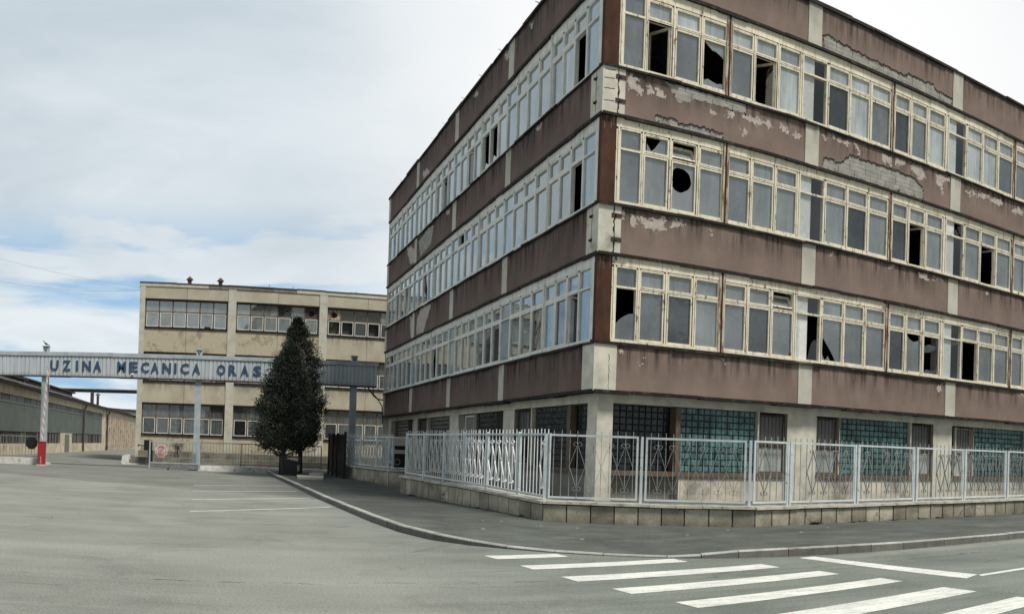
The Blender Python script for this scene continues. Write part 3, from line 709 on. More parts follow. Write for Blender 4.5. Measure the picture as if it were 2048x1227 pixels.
def jag(base, amp, seed):
    r = random.Random(seed); ph = [r.uniform(0, 6.3) for _ in range(4)]
    return lambda a: base(a) * (1 + amp * (sin(3 * a + ph[0]) * .5 + sin(5 * a + ph[1]) * .35 + sin(9 * a + ph[2]) * .2))

def window(face, k, a, e, lights, mode):
    """one window unit of several lights between a and e on storey k; lights = (s0, s1, kind) with per-light faults"""
    xf, fr, pn = (RX, 'frame_cream', 'panel_cream') if face == 'R' else (LX, 'frame_grey', 'panel_grey')
    t = TT[k]; top = BB[k + 1] - .035
    zc0, zc1, zt0, zt1, zp0 = t + .15, t + 1.31, t + 1.45, t + 1.84, t + 1.90
    mb = MB(xf); gl = MB(xf); br = MB(xf); tp = MB(xf); oc = MB(xf)
    mb.box(a, e, -.17, -.035, t + .035, t + .105, fr)                    # bottom rail
    mb.box(a, e, -.16, -.045, t + 1.355, t + 1.405, fr)                   # middle rail
    mb.box(a, e, -.16, -.05, zt1 + .012, zp0 - .004, fr)                # rail over the transom lights
    mb.box(a, e, -.17, -.04, top - .03, top, fr)
    edges = [a] + [v for l in lights for v in (l['s0'], l['s1'])] + [e]
    for i in range(0, len(edges), 2):
        m0, m1 = edges[i], edges[i + 1]
        if m1 - m0 < .012: continue
        w_ = m1 - m0
        mb.box(m0, m1, -.165, -.05, t + .105, top - .03, fr)
        if .07 < w_ < .3 and face == 'R':                                                # raised cover strip with a groove either side
            mb.box(m0 + w_ * .34, m1 - w_ * .34, -.05, -.032, t + .09, zp0 - .01, fr)
    for l in lights:
        s0, s1, f = l['s0'], l['s1'], l.get('f', {})
        clear = l.get('clear')
        # casement
        cf = f.get('c'); sash = not clear
        c0, c1 = (s0 + .014, s1 - .014) if sash else (s0, s1)
        if sash and cf != 'open':
            for q in ((s0 - .022, s0 + .014, zc0 - .045, zc1 + .045), (s1 - .014, s1 + .022, zc0 - .045, zc1 + .045), (s0 + .014, s1 - .014, zc0 - .045, zc0), (s0 + .014, s1 - .014, zc1, zc1 + .045)):
                mb.box(q[0], q[1], -.13, -.047, q[2], q[3], fr)
        if sash and face == 'R':
            for q in ((s0 - .038, s0 - .022, zc0 - .045, zc1 + .045), (s1 + .022, s1 + .038, zc0 - .045, zc1 + .045), (s0 - .022, s1 + .022, zc1 + .045, zc1 + .056), (s0 - .022, s1 + .022, zt0 - .056, zt0 - .045), (s0 - .03, s1 + .03, zp0 - .014, zp0 - .004)):
                mb.box(q[0], q[1], -.1, -.0445, q[2], q[3], 'groove_shadow')  # dark strips painted as the shadow lines round each sash
        zz0, zz1 = (zc0, zc1) if sash else (t + .105, t + 1.355)
        m = l.get('m', 'glass')
        if cf is None: rect_pane(gl, c0, c1, zz0, zz1, -.095, m)
        elif cf == 'open':
            ang = f.get('ang', 75) * pi / 180; hs = s1 if f.get('hinge', 'r') == 'r' else s0; sg = -1 if hs == s1 else 1
            wd = (s1 - s0)
            def W(u, dd): return (hs + sg * u * cos(ang) + dd * sin(ang) * .0, -.10 - u * sin(ang) - dd * cos(ang))
            def ob(u0, u1, z0, z1, m_, dd=.045):
                p = [W(u0, 0), W(u1, 0)]; nx, ny = sg * sin(ang) * dd, cos(ang) * dd
                vs = []
                for z in (z0, z1): vs += [(p[0][0], p[0][1], z), (p[1][0], p[1][1], z), (p[1][0] + nx, p[1][1] + ny, z), (p[0][0] + nx, p[0][1] + ny, z)]
                oc.hexa(vs, m_)
            ob(0, .05, zc0 - .045, zc1 + .045, fr); ob(wd - .05, wd, zc0 - .045, zc1 + .045, fr); ob(.05, wd - .05, zc0 - .045, zc0 + .01, fr); ob(.05, wd - .05, zc1 - .01, zc1 + .045, fr)
            if f.get('pane', True): ob(.05, wd - .05, zc0 + .01, zc1 - .01, 'glass_clear', .006)
        elif cf == 'hole': holed_pane(br, c0, c1, zz0, zz1, -.095, m, *f['hole'])
        elif cf == 'shards': shards(br, c0, c1, zz0, zz1, -.095, m, f['sh'])
        # transom light
        tf = f.get('t')
        if not clear:
            for q in ((s0 - .02, s0 + .014, zt0 - .045, zt1), (s1 - .014, s1 + .02, zt0 - .045, zt1), (s0 + .014, s1 - .014, zt0 - .045, zt0), (s0 + .014, s1 - .014, zt1 - .02, zt1)):
                if tf != 'tilt': mb.box(q[0], q[1], -.13, -.0455, q[2], q[3], fr)
            t0, t1, u0, u1 = s0 + .014, s1 - .014, zt0, zt1 - .02
        else: t0, t1, u0, u1 = s0, s1, t + 1.405, zt1 + .012
        tm = l.get('tm', 'glass_pale')
        if tf is None: rect_pane(gl, t0, t1, u0, u1, -.10, tm)
        elif tf == 'tilt':
            th = .5
            def V(s, v): return (s, -.10 - v * sin(th), zt0 - .02 + v * cos(th))
            H = zt1 - zt0
            def fb(sa, sb, va, vb):
                vs = []
                for v in (va, vb):
                    p, q = V(sa, v), V(sb, v); vs += [p, q, (q[0], q[1] + .04, q[2] + .02), (p[0], p[1] + .04, p[2] + .02)]
                oc.hexa(vs, fr)
            fb(s0, s0 + .035, 0, H); fb(s1 - .035, s1, 0, H); fb(s0 + .035, s1 - .035, 0, .035); fb(s0 + .035, s1 - .035, H - .035, H)
            oc.quad(V(t0, .035), V(t1, .035), V(t1, H - .035), V(t0, H - .035), tm)
        elif tf == 'shards': shards(br, t0, t1, u0, u1, -.10, tm, f['tsh'])
        elif tf == 'gone': pass
        # opaque panel above
        tp.box(s0 - .05, s1 + .05, -.13, -.043, zp0 - .004, top - .025, pn)
    wn = mb.build('window', bld)
    if gl.v: gl.build('pane', wn)
    if br.v: br.build('broken_pane', wn, label='broken pane with jagged hole')
    tp.build('top_panel', wn)
    if oc.v: oc.build('open_sash', wn, label='sash standing open')
    return wn
def post(face, s0, s1, k, m):
    xf = RX if face == 'R' else LX
    mb = MB(xf); mb.box(s0, s1, -.18, -.02, TT[k] + .03, BB[k + 1] - .03, m); mb.box(s0 + (s1 - s0) * .38, s0 + (s1 - s0) * .62, -.02, -.012, TT[k] + .03, BB[k + 1] - .03, 'dark_flashing' if face == 'R' else m)
    return mb.build('window_post', bld)
SH_TOPGONE = [[(0, 0), (1, 0), (1, .53), (.72, .52), (.45, .46), (.2, .38), (0, .27)]]
hole_circ = jag(lambda a: .305 * (1 - .18 * sin(a) * 0), .05, 3)
FAULT_R = {  # (storey, light number counted from the corner)
 (0, 0): dict(c='shards', sh=SH_TOPGONE),
 (0, 7): dict(c='shards', sh=[[(0, 0), (.18, 0), (.16, 1), (0, 1)], [(.55, 0), (.98, 0), (.98, .3), (.86, .48), (.7, .4), (.6, .2)]]),
 (0, 8): dict(c='shards', sh=[[(0, 0), (.22, 0), (.10, .1), (0, .28)], [(.22, 0), (.5, 0), (.36, .12)], [(0, 1), (0, .58), (.12, .52), (.42, .30), (.62, .14), (.75, 0), (1, 0), (1, 1)]]),
 (0, 6): dict(t='tilt'),
 (0, 12): dict(c='shards', sh=[[(0, 0), (1, 0), (1, .86), (.55, .80), (.25, .86), (.12, .93), (0, .95)]]),
 (0, 13): dict(c='shards', sh=[[(0, 0), (.9, 0), (.85, .12), (.6, .08), (.3, .11), (0, .05)], [(1, 1), (.88, 1), (.9, .3), (1, .1)], [(0, .55), (.45, .58), (.85, .68), (.85, .77), (.4, .80), (0, .72)]]),
 (0, 15): dict(c='open', ang=80, hinge='l'),
 (1, 1): dict(t='shards', tsh=[[(.1, 0), (1, 0), (1, 1), (.72, .95), (.45, .3), (.3, .1), (.1, .55)]]),
 (1, 2): dict(t='tilt', c='hole', hole=(.40, .66, hole_circ)),
 (1, 12): dict(c='open', ang=70, hinge='r', pane=False),
 (1, 14): dict(t='shards', tsh=[[(0, 0), (.9, 0), (.62, .5), (.45, .45), (.4, .2), (0, .3)], [(.95, 1), (.7, .7), (.8, .3), (1, .2)]]),
 (1, 16): dict(c='open', ang=80, hinge='r', pane=False),
 (2, 1): dict(c='open', ang=62, hinge='r'),
 (2, 3): dict(c='shards', sh=[[(.05, 1), (.12, .95), (.30, .88), (.42, .83), (.60, .82), (.75, .78), (.90, .74), (1, .66), (1, 1)], [(0, 0), (1, 0), (1, .13), (.85, .14), (.70, .11), (.5, .13), (.25, .17), (.1, .13), (0, .15)]]),
 (2, 5): dict(c='open', ang=55, hinge='r', pane=True),
}
DEEP_R = {(2, 8), (2, 11), (0, 2), (0, 5), (1, 11), (1, 9), (0, 11), (0, 13)}
rg = random.Random(5)
def half_lights(a, e, n, gap=.09):
    w_ = (e - a - gap * (n - 1)) / n
    return [dict(s0=a + i * (w_ + gap), s1=a + i * (w_ + gap) + w_) for i in range(n)]
for k in range(3):
    xs = [(.55, 1.09), (1.21, 1.86), (2.0, 2.68), (2.81, 3.49), (3.69, 4.34), (4.46, 5.13), (5.25, 5.93)]
    units = [[.42, 3.50, xs[:4]], [3.68, 6.00, xs[4:]]]
    posts = [(3.50, 3.68)]
    for b0 in (0, 6, 12):
        units.append([6.00 + b0, 6.955 + b0, [(6.08 + b0, 6.905 + b0)]])
        if b0 < 18:
            units.append([6.955 + b0, 9.46 + b0, [(7.0 + b0, 7.74 + b0), (7.83 + b0, 8.56 + b0), (8.67 + b0, 9.42 + b0)]])
            units.append([9.60 + b0, 12.00 + b0, [(9.64 + b0, 10.25 + b0), (10.38 + b0, 11.02 + b0), (11.15 + b0, 11.86 + b0)]])
            posts.append((9.46 + b0, 9.60 + b0))
    units.append([24.0, 25.2, [(24.08, 25.1)]])
    n = 0
    for a, e, L in units:
        ls = []
        for s0, s1 in L:
            if s0 > 19: 
                pass
            pil = (len(L) == 1)
            d = dict(s0=s0, s1=s1, f=FAULT_R.get((k, n), {}))
            if pil: d['clear'] = True; d['m'] = d['tm'] = 'glass_clear'
            elif n == 0: d['clear'] = True; d['m'] = 'glass'; d['tm'] = 'glass'
            else:
                d['m'] = 'glass_dark' if (k, n) in DEEP_R else rg.choice(['glass', 'glass_net', 'glass_net', 'glass'] if k == 2 else (['glass', 'glass_net', 'glass_net'] if k == 1 else ['glass', 'glass', 'glass', 'glass_net']))
                d['tm'] = rg.choice(['glass_pale', 'glass_white', 'glass_pale'] if k == 2 else ['glass_net', 'glass_net', 'glass_pale', 'glass_net'])
                if k == 2 and n in (6, 9, 13, 15, 16): d['m'] = 'glass_white'
            ls.append(d); n += 1
        window('R', k, a, e, ls, None)
    for p in posts: post('R', p[0], p[1], k, 'rust_mullion')
    # rusty steel corner post, bright strip beside it, white columns standing just behind the pier lights
    mb = MB(); mb.box(.015, .40, .045, .2, TT[k] + .03, BB[k + 1] - .03, 'rust_post'); mb.build('corner_post', bld)
    mb = MB(); mb.box(.03, .2, .2, .42, TT[k] + .03, BB[k + 1] - .03, 'frame_grey'); mb.build('corner_strip', bld)
    for P in PR:
        mb = MB(RX); mb.box(P - .31, P + .12, -.62, -.125, TT[k] - .1, BB[k + 1] + .1, 'white_paint'); mb.build('column', bld)
    # ---- left facade
    edges = [0] + PL; n = 0
    for i in range(4):
        a = .42 if i == 0 else PL[i - 1] + .46
        e = PL[i] - .46 if i < 3 else 25.6
        mid = (a + e) / 2
        if i == 0: mid = 3.55
        nl = 4 if i == 0 else 3
        groups = [(a, mid - .05, nl), (mid + .05, e, 3)]
        for ga, ge, cnt in groups:
            ls = half_lights(ga + .04, ge - .04, cnt)
            for d in ls:
                d['m'] = rg.choice(['glass', 'glass', 'glass_net', 'glass'] if k == 0 else ['glass_pale', 'glass_net', 'glass_pale']); d['tm'] = rg.choice(['glass_pale', 'glass_net'])
                if k == 2: d['m'] = rg.choice(['glass_pale', 'glass_white', 'glass_pale', 'glass_net'])
                d['f'] = {}
                if n == 0: d['m'] = 'glass_dirty_blue'; d['clear'] = True; d['tm'] = 'glass_dirty_blue'
                if n == 1: d['f'] = dict(c='open', ang=70, hinge='l' if k else 'r', pane=True)
                if k == 0 and n in (2, 3, 4): d['m'] = 'glass_dark' if n != 3 else 'glass_dirty_blue'
                if k == 2 and n in (8, 9): d['f'] = dict(c='shards', sh=[[(0, 0), (.8, 0), (.6, .2), (.25, .08), (0, .14)]])
                if k == 2 and n == 11: d['f'] = dict(c='open', ang=30, hinge='r')
                if k == 2 and n == 14: d['f'] = dict(c='open', ang=75, hinge='r')
                if k == 1 and n == 12: d['f'] = dict(t='gone')
                if k == 1 and n == 17: d['f'] = dict(c='shards', sh=[[(0, 0), (1, 0), (.95, .6), (.3, .0)], [(0, .1), (.5, .9), (.4, 1), (0, 1)]])
                if k == 1 and n in (20, 22): d['f'] = dict(c='open', ang=60, hinge='r')
                if k == 0 and n == 15: d['f'] = dict(c='shards', sh=[[(0, 0), (.35, 0), (.2, .5), (.3, 1), (0, 1)], [(1, 1), (.55, 1), (.7, .6), (.5, .1), (.6, 0), (1, 0)]])
                if k == 0 and n == 23: d['f'] = dict(t='gone')
                n += 1
            window('L', k, ga, ge, ls, None)
        post('L', mid - .05, mid + .05, k, 'frame_grey')
        if i < 3:
            window('L', k, PL[i] - .46, PL[i] + .46, [dict(s0=PL[i] - .41, s1=PL[i] + .40, m='glass_dirty_blue', tm='glass_dirty_blue', clear=True)], None)

# roof, inside, ground floor ---------------------------------------------------
mb = MB(); mb.box(.3, XE - .1, .3, YE - .1, 14.0, 14.28, 'roof_felt'); mb.build('roof', bld)
for xf, end, nm in ((RX, XE, 0), (LX, YE, 1)):
    mb = MB(xf); s = .0
    while s < end - .05:
        e = min(end, s + random.uniform(1.2, 3.0)); z = 14.39 + random.uniform(-.015, .03); o = random.uniform(.04, .09)
        mb.hexa([(s, -.3, z - .03), (e, -.3, z - .03), (e, o, z - .05), (s, o, z - .05), (s, -.3, z + .04), (e, -.3, z + .045), (e, o, z + .02), (s, o, z + .015)], 'roof_felt')
        s = e + random.choice([0, .02])
    cpn = mb.build('roof_coping', bld)
    if nm:
        for s in (1.2, 4.4, 7.7, 9.8, 11.9, 14.6, 16.4, 19.8, 22.4, 24.3):
            m2 = MB(xf); m2.bar((s, .05, 14.38), (s + .12, .13, 14.46), .1, .012, 'white_paint'); m2.build('bracket', cpn)
mb = MB()
for k in range(3):
    mb.box(.3, XE - .1, .3, YE - .1, BB[k + 1] + .02, BB[k + 1] + .3, 'dark_interior')
    mb.box(.3, XE - .1, .3, YE - .1, TT[k] - .9, TT[k] - .6, 'dark_interior')
mb.box(5.5, XE - .2, 5.4, 5.6, .4, 14, 'dark_interior'); mb.box(5.3, 5.5, 5.6, YE - .1, .4, 14, 'dark_interior')
mb.box(XE - .09, XE + .02, .02, YE, .3, 14.3, 'pale_concrete'); mb.box(.02, XE - .1, YE - .09, YE + .02, .3, 14.3, 'pale_concrete')
mb.build('interior', bld)

SB = .30          # set-back of the ground floor
def gf(xf, kind, s0, s1, z0, z1, d0, d1, m, name):
    o = MB(xf); o.box(s0, s1, d0, d1, z0, z1, m); return o.build(name, bld)
def block_wall(xf, s0, s1, z0, z1, d, m):
    mb = MB(xf); mb.box(s0, s1, d - .12, d - .035, z0, z1, 'block_mortar')
    nx = max(1, round((s1 - s0) / .185)); nz = max(1, round((z1 - z0) / .166)); bw = (s1 - s0) / nx; bh = (z1 - z0) / nz
    for i in range(nx):
        for j in range(nz):
            a, e, c, f = s0 + i * bw + .006, s0 + (i + 1) * bw - .006, z0 + j * bh + .006, z0 + (j + 1) * bh - .006
            q = .014; dd = d + random.uniform(-.004, .004)
            vs = [(a, d - .034, c), (e, d - .034, c), (e, d - .034, f), (a, d - .034, f), (a + q, dd, c + q), (e - q, dd, c + q), (e - q, dd, f - q), (a + q, dd, f - q)]
            mb.add(vs, [(4, 5, 6, 7), (0, 1, 5, 4), (1, 2, 6, 5), (2, 3, 7, 6), (3, 0, 4, 7)], m)
    return mb.build('glass_block_wall', bld)
def barred_window(xf, s0, s1, z0, z1, frame, grille=True, m='curtain_pane'):
    d = -SB - .06
    mb = MB(xf); zm = z0 + (z1 - z0) * .48
    for q in ((s0, s0 + .06, z0, z1), (s1 - .06, s1, z0, z1), (s0 + .06, s1 - .06, z0, z0 + .06), (s0 + .06, s1 - .06, z1 - .06, z1), (s0 + .06, s1 - .06, zm - .03, zm + .05)):
        mb.box(q[0], q[1], d - .08, d, q[2], q[3], frame)
    wn = mb.build('window', bld)
    g2 = MB(xf); g2.quad((s0 + .06, d - .04, z0 + .06), (s1 - .06, d - .04, z0 + .06), (s1 - .06, d - .04, zm - .03), (s0 + .06, d - .04, zm - .03), m)
    g2.quad((s0 + .06, d - .05, zm + .05), (s1 - .06, d - .05, zm + .05), (s1 - .06, d - .05, z1 - .06), (s0 + .06, d - .05, z1 - .06), 'frosted_pane'); g2.build('pane', wn)
    if grille:
        g3 = MB(xf); n = max(3, round((s1 - s0) / .13))
        for i in range(n + 1):
            s = s0 + .02 + (s1 - s0 - .04) * i / n; g3.box(s - .008, s + .008, d + .09, d + .106, zm - .1, z1 + .03, 'anchor_iron')
        for z in (zm - .02, z1 - .02): g3.box(s0 + .008, s1 - .008, d + .075, d + .089, z - .012, z + .012, 'anchor_iron')
        g3.build('grille', wn)
    return wn
ZL, ZS, ZH = 1.05, 1.17, 2.83
for xf, end, cols in ((RX, XE, [(.23, .66), (6.04, 7.10), (11.94, 12.86), (17.94, 18.86), (23.9, 24.8)]), (LX, YE, [(.66, .90), (6.27, 7.37), (12.5, 13.73), (18.96, 19.96), (24.9, 25.7)])):
    o = MB(xf); o.box(.32 if xf is RX else .30, end, -SB - .45, -SB + .03, ZH, BB[0] + .01, 'pale_concrete'); o.build('lintel_beam', bld)
    for s0, s1 in cols:
        if xf is LX and s0 < 1: continue
        o = MB(xf); o.box(s0, s1, -SB - .5, -SB + (.065 if s0 < 1 else .012), .1, ZH if s0 > 1 else ZH + .2, 'pale_concrete'); o.build('column', bld)
    for (a, e), (a2, e2) in zip(cols, cols[1:]):
        o = MB(xf)
        if xf is RX and a < 1:
            o.box(e, 2.62, -SB - .5, -SB - .22, .1, ZL, 'dark_low_wall'); o.box(2.62, a2, -SB - .5, -SB - .02, .1, ZL, 'low_wall')
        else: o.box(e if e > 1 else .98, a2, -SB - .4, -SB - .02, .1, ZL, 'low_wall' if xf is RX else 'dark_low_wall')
        o.build('low_wall', bld)
        o = MB(xf); o.box((e if e > 1 else .66) + .002, a2 - .002, -SB - .42, -SB + .03, ZL, ZS, 'brown_frame'); o.build('window_sill', bld)
# corner column's left face
# right-hand bays
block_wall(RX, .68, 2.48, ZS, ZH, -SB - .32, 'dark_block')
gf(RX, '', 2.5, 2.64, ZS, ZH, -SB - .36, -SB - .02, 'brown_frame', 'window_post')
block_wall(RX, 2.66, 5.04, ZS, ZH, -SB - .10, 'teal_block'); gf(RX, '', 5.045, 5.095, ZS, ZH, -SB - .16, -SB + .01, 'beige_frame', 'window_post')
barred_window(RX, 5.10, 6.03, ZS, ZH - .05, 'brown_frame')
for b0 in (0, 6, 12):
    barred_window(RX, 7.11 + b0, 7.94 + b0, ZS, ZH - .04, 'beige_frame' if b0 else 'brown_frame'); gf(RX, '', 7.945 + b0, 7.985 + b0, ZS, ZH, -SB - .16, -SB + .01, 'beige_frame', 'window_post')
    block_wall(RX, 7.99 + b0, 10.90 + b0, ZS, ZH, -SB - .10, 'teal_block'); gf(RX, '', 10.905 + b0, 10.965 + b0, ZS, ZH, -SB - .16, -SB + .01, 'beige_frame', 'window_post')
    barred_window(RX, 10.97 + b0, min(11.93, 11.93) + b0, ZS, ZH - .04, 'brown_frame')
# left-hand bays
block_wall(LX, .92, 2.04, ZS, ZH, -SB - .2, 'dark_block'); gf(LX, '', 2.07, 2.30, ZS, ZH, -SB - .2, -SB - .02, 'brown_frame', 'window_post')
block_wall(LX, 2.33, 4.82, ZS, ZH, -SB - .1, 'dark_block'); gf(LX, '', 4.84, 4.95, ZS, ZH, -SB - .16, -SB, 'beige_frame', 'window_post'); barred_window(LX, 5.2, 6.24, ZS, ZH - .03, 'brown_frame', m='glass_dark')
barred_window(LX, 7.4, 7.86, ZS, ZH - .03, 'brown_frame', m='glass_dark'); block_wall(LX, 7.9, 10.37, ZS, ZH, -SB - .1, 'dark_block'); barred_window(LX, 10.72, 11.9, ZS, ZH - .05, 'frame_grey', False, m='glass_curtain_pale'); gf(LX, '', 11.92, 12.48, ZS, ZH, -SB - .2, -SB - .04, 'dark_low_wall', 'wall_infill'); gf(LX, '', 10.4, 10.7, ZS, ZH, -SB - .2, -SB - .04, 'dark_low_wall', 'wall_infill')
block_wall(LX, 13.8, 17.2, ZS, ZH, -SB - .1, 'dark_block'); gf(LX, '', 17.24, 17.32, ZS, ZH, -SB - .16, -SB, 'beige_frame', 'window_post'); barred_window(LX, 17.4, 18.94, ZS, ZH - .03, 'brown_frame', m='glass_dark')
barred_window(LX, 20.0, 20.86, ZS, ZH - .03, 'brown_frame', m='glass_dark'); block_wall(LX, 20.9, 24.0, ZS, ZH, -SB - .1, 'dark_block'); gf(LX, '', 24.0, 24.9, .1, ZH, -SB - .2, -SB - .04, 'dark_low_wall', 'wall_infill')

# ================================================================== FENCE WALL, FENCES
def poly_frames(P):
    out = []; L = 0
    for a, c in zip(P, P[1:]):
        out.append((a, c, L)); L += math.dist(a[:2], c[:2])
    return out
def wall_run(P, name, label, cat, first_stone=.5, thick=.34, stones=True, seed=1):
    """P = (x, y, top z): low stone-faced wall with a projecting coping; the street face lies on the line"""
    t = thing(name, label, cat, (P[0][0], P[0][1], 0)); rnd = random.Random(seed)
    core = MB(); st = MB(); cop = MB()
    for i, (a, c) in enumerate(zip(P, P[1:])):
        d = Vector((c[0] - a[0], c[1] - a[1], 0)); L = d.length; d.normalize(); nr = Vector((d.y, -d.x, 0))   # street side
        if nr.dot(Vector((a[0] + 8.8, a[1] + 19, 0))) > 0: nr = -nr
        def pt(u, off, z): return (a[0] + d.x * u + nr.x * off, a[1] + d.y * u + nr.y * off, z)
        def top(u): return a[2] + (c[2] - a[2]) * u / L
        core.hexa([pt(0, -thick, -.2), pt(L, -thick, -.2), pt(L, -.012, -.2), pt(0, -.012, -.2), pt(0, -thick, top(0) - .07), pt(L, -thick, top(L) - .07), pt(L, -.012, top(L) - .07), pt(0, -.012, top(0) - .07)], 'crack_and_shadow')
        n = max(1, round(L / first_stone)); cuts = [j * L / n + (rnd.uniform(-.015, .015) if 0 < j < n else 0) for j in range(n + 1)]
        for j in range(n):
            u0, u1 = cuts[j] + .007, cuts[j + 1] - .007; o = rnd.uniform(-.003, .008)
            q = .012
            vs = [pt(u0, -.02, -.1), pt(u1, -.02, -.1), pt(u1, -.02, top(u1) - .085), pt(u0, -.02, top(u0) - .085), pt(u0 + q, o, -.1), pt(u1 - q, o, -.1), pt(u1 - q, o, top(u1) - .095), pt(u0 + q, o, top(u0) - .095)]
            st.add(vs, [(4, 5, 6, 7), (0, 1, 5, 4), (1, 2, 6, 5), (2, 3, 7, 6), (3, 0, 4, 7)], 'plinth_stone')
        n2 = max(1, round(L / 1.1)); e0 = -.0 if i else -.04
        for j in range(n2):
            u0, u1 = L * j / n2 + .003, L * (j + 1) / n2 - .003
            if j == 0 and i == 0: u0 = -.05
            dz = rnd.uniform(-.006, .006); o2 = .05 + rnd.uniform(-.008, .01)
            vs = [pt(u0, -thick - .03, top(max(u0, 0)) - .07 + dz), pt(u1, -thick - .03, top(u1) - .07 + dz), pt(u1, o2, top(u1) - .07 + dz), pt(u0, o2, top(max(u0, 0)) - .07 + dz),
                  pt(u0, -thick - .03, top(max(u0, 0)) + .005 + dz), pt(u1, -thick - .03, top(u1) + .005 + dz), pt(u1, o2 - .012, top(u1) - .012 + dz), pt(u0, o2 - .012, top(max(u0, 0)) - .012 + dz)]
            cop.hexa(vs, 'coping_concrete')
        if i == 0:   # end face
            core.hexa([pt(-.02, -thick, -.2), pt(.0, -thick, -.2), pt(.0, -.01, -.2), pt(-.02, -.01, -.2), pt(-.02, -thick, top(0) - .08), pt(0, -thick, top(0) - .08), pt(0, -.01, top(0) - .08), pt(-.02, -.01, top(0) - .08)], 'plinth_stone')
    core.build('core', t); st.build('stone_facing', t); cop.build('coping', t)
    return t
LEFT_LINE = [(-2.9, 7.7, .70), (-2.3, 2.2, .63), (-1.8, -1.5, .53)]
CH_LINE = [(-1.8, -1.5, .53), (2.3, -3.55, .535)]
RIGHT_LINE = [(2.3, -3.55, .535), (7.2, -3.27, .57), (14, -2.9, .60), (28, -2.0, .62)]
wall_run(LEFT_LINE + CH_LINE[1:] + RIGHT_LINE[1:], 'fence_wall', 'low stone faced wall carrying the street fence around the corner', 'wall', .5, seed=3)
wall_run([(-3.0, 21.5, .70), (-2.75, 17.0, .70), (-2.12, 13.4, .70), (.0, 12.5, .68)], 'fence_wall', 'short stone wall under the far fence beside the black gate', 'wall', .55, seed=4)

def at_line(P, u):
    for a, c in zip(P, P[1:]):
        L = math.dist(a[:2], c[:2])
        if u <= L or c is P[-1]:
            f = u / L; return Vector((a[0] + (c[0] - a[0]) * f, a[1] + (c[1] - a[1]) * f, a[2] + (c[2] - a[2]) * f)), Vector((c[0] - a[0], c[1] - a[1], 0)).normalized()
        u -= L
def arc_curl(mb, o, d, n, side, up, r, m, wd, dp):
    """flat-bar scroll: three quarters of a turn curling outwards"""
    N_ = 9; c = (side * r, 0)
    pts = []
    for i in range(N_ + 1):
        a = pi - i / N_ * 1.6 * pi
        rr = r * (1 - .35 * i / N_)
        pts.append((c[0] + side * cos(a) * rr, up * (sin(a) * rr)))
    for (x, z), (x2, z2) in zip(pts, pts[1:]):
        mb.bar(o + d * x + Vector((0, 0, z)), o + d * x2 + Vector((0, 0, z2)), wd, dp, m, up=n)
frnd = random.Random(21)
def panel(fence, P, u0, u1, ztop, mf, mb_, back=.17, pitch=.178, dense=False, z_off=.05, label=None, scroll=True):
    """one fence panel: welded frame > upright bars with spikes, diagonals and scrolls"""
    a, d = at_line(P, u0); c, _ = at_line(P, u1); d = Vector((c.x - a.x, c.y - a.y, 0)); L = d.length; d.normalize(); n = Vector((d.y, -d.x, 0))
    if n.dot(Vector((a.x + 8.8, a.y + 19, 0))) > 0: n = -n
    a = a - n * back; c = c - n * back
    z0a, z0c = a.z + z_off, c.z + z_off
    def q(u, z, off=0): return Vector((a.x + d.x * u + n.x * off, a.y + d.y * u + n.y * off, z))
    def zb(u): return z0a + (z0c - z0a) * u / L
    fr = MB(); w_ = .045
    fr.bar(q(0, zb(0)), q(0, ztop + w_ / 2), w_, .03, mf, up=n); fr.bar(q(L, zb(L)), q(L, ztop + w_ / 2), w_, .03, mf, up=n)
    fr.bar(q(w_ / 2, ztop), q(L - w_ / 2, ztop), w_, .03, mf, up=n); fr.bar(q(w_ / 2, zb(0) + w_ / 2), q(L - w_ / 2, zb(L) + w_ / 2), w_, .03, mf, up=n)
    pn = fr.build('panel', fence, label=label)
    nb = max(3, round((L - .04) / pitch)); nb += nb % 2 == 0
    bars = MB(); sc = MB()
    if nb % 2 == 0: nb += 1
    st = L / nb; us = [st * (i + .5) for i in range(nb)]
    zt_s = ztop - .16; 
    for i, u in enumerate(us):
        zb_ = zb(u) + .03
        ln = frnd.gauss(0, .006); bars.bar(q(u, zb_), q(u + ln, ztop + .115 + frnd.uniform(-.012, .012), frnd.gauss(0, .006)), .012, .018 if not dense else .02, mb_, up=n)
        if scroll and i % 2 == 1 and frnd.random() > .07:
            zs = zb_ + .16; zm = (zt_s + zs) / 2
            for s in (-1, 1):
                un = min(max(u + s * st, .02), L - .02)
                sc.bar(q(u, zt_s - .03, .02), q(un, zm, .02), .008, .032, mb_, up=n); sc.bar(q(un, zm, .02), q(u, zs + .03, .02), .008, .032, mb_, up=n)
                arc_curl(sc, q(u, zt_s - .03, .012), d, n, s, 1, .05, mb_, .008, .03); arc_curl(sc, q(u, zs + .03, .012), d, n, s, -1, .05, mb_, .008, .03)
    bars.build('bars', pn)
    if sc.v: sc.build('scrollwork', pn)
    return pn
def fpost(fence, P, u, ztop, m, back=.17, w_=.06):
    a, d = at_line(P, u); n = Vector((d.y, -d.x, 0))
    if n.dot(Vector((a.x + 8.8, a.y + 19, 0))) > 0: n = -n
    a = a - n * back; mb = MB()
    mb.bar((a.x, a.y, a.z - .1), (a.x, a.y, ztop), w_, w_, m, up=n); mb.build('post', fence)
    return a
fL = thing('street_fence', 'bright grey ornamental iron fence along the shaded side of the block', 'fence', (-2.4, 3, .6))
for i, (u0, u1) in enumerate(((0.02, 1.55), (1.62, 3.16), (3.24, 4.60), (4.68, 6.02), (6.10, 7.72), (7.80, 9.20))):
    panel(fL, LEFT_LINE, u0, u1, 1.96, 'fence_paint', 'fence_paint_bright', dense=True, pitch=.17)
for u in (-.03, 1.585, 3.2, 4.64, 6.06, 7.76): fpost(fL, LEFT_LINE, u, 2.02, 'fence_paint')
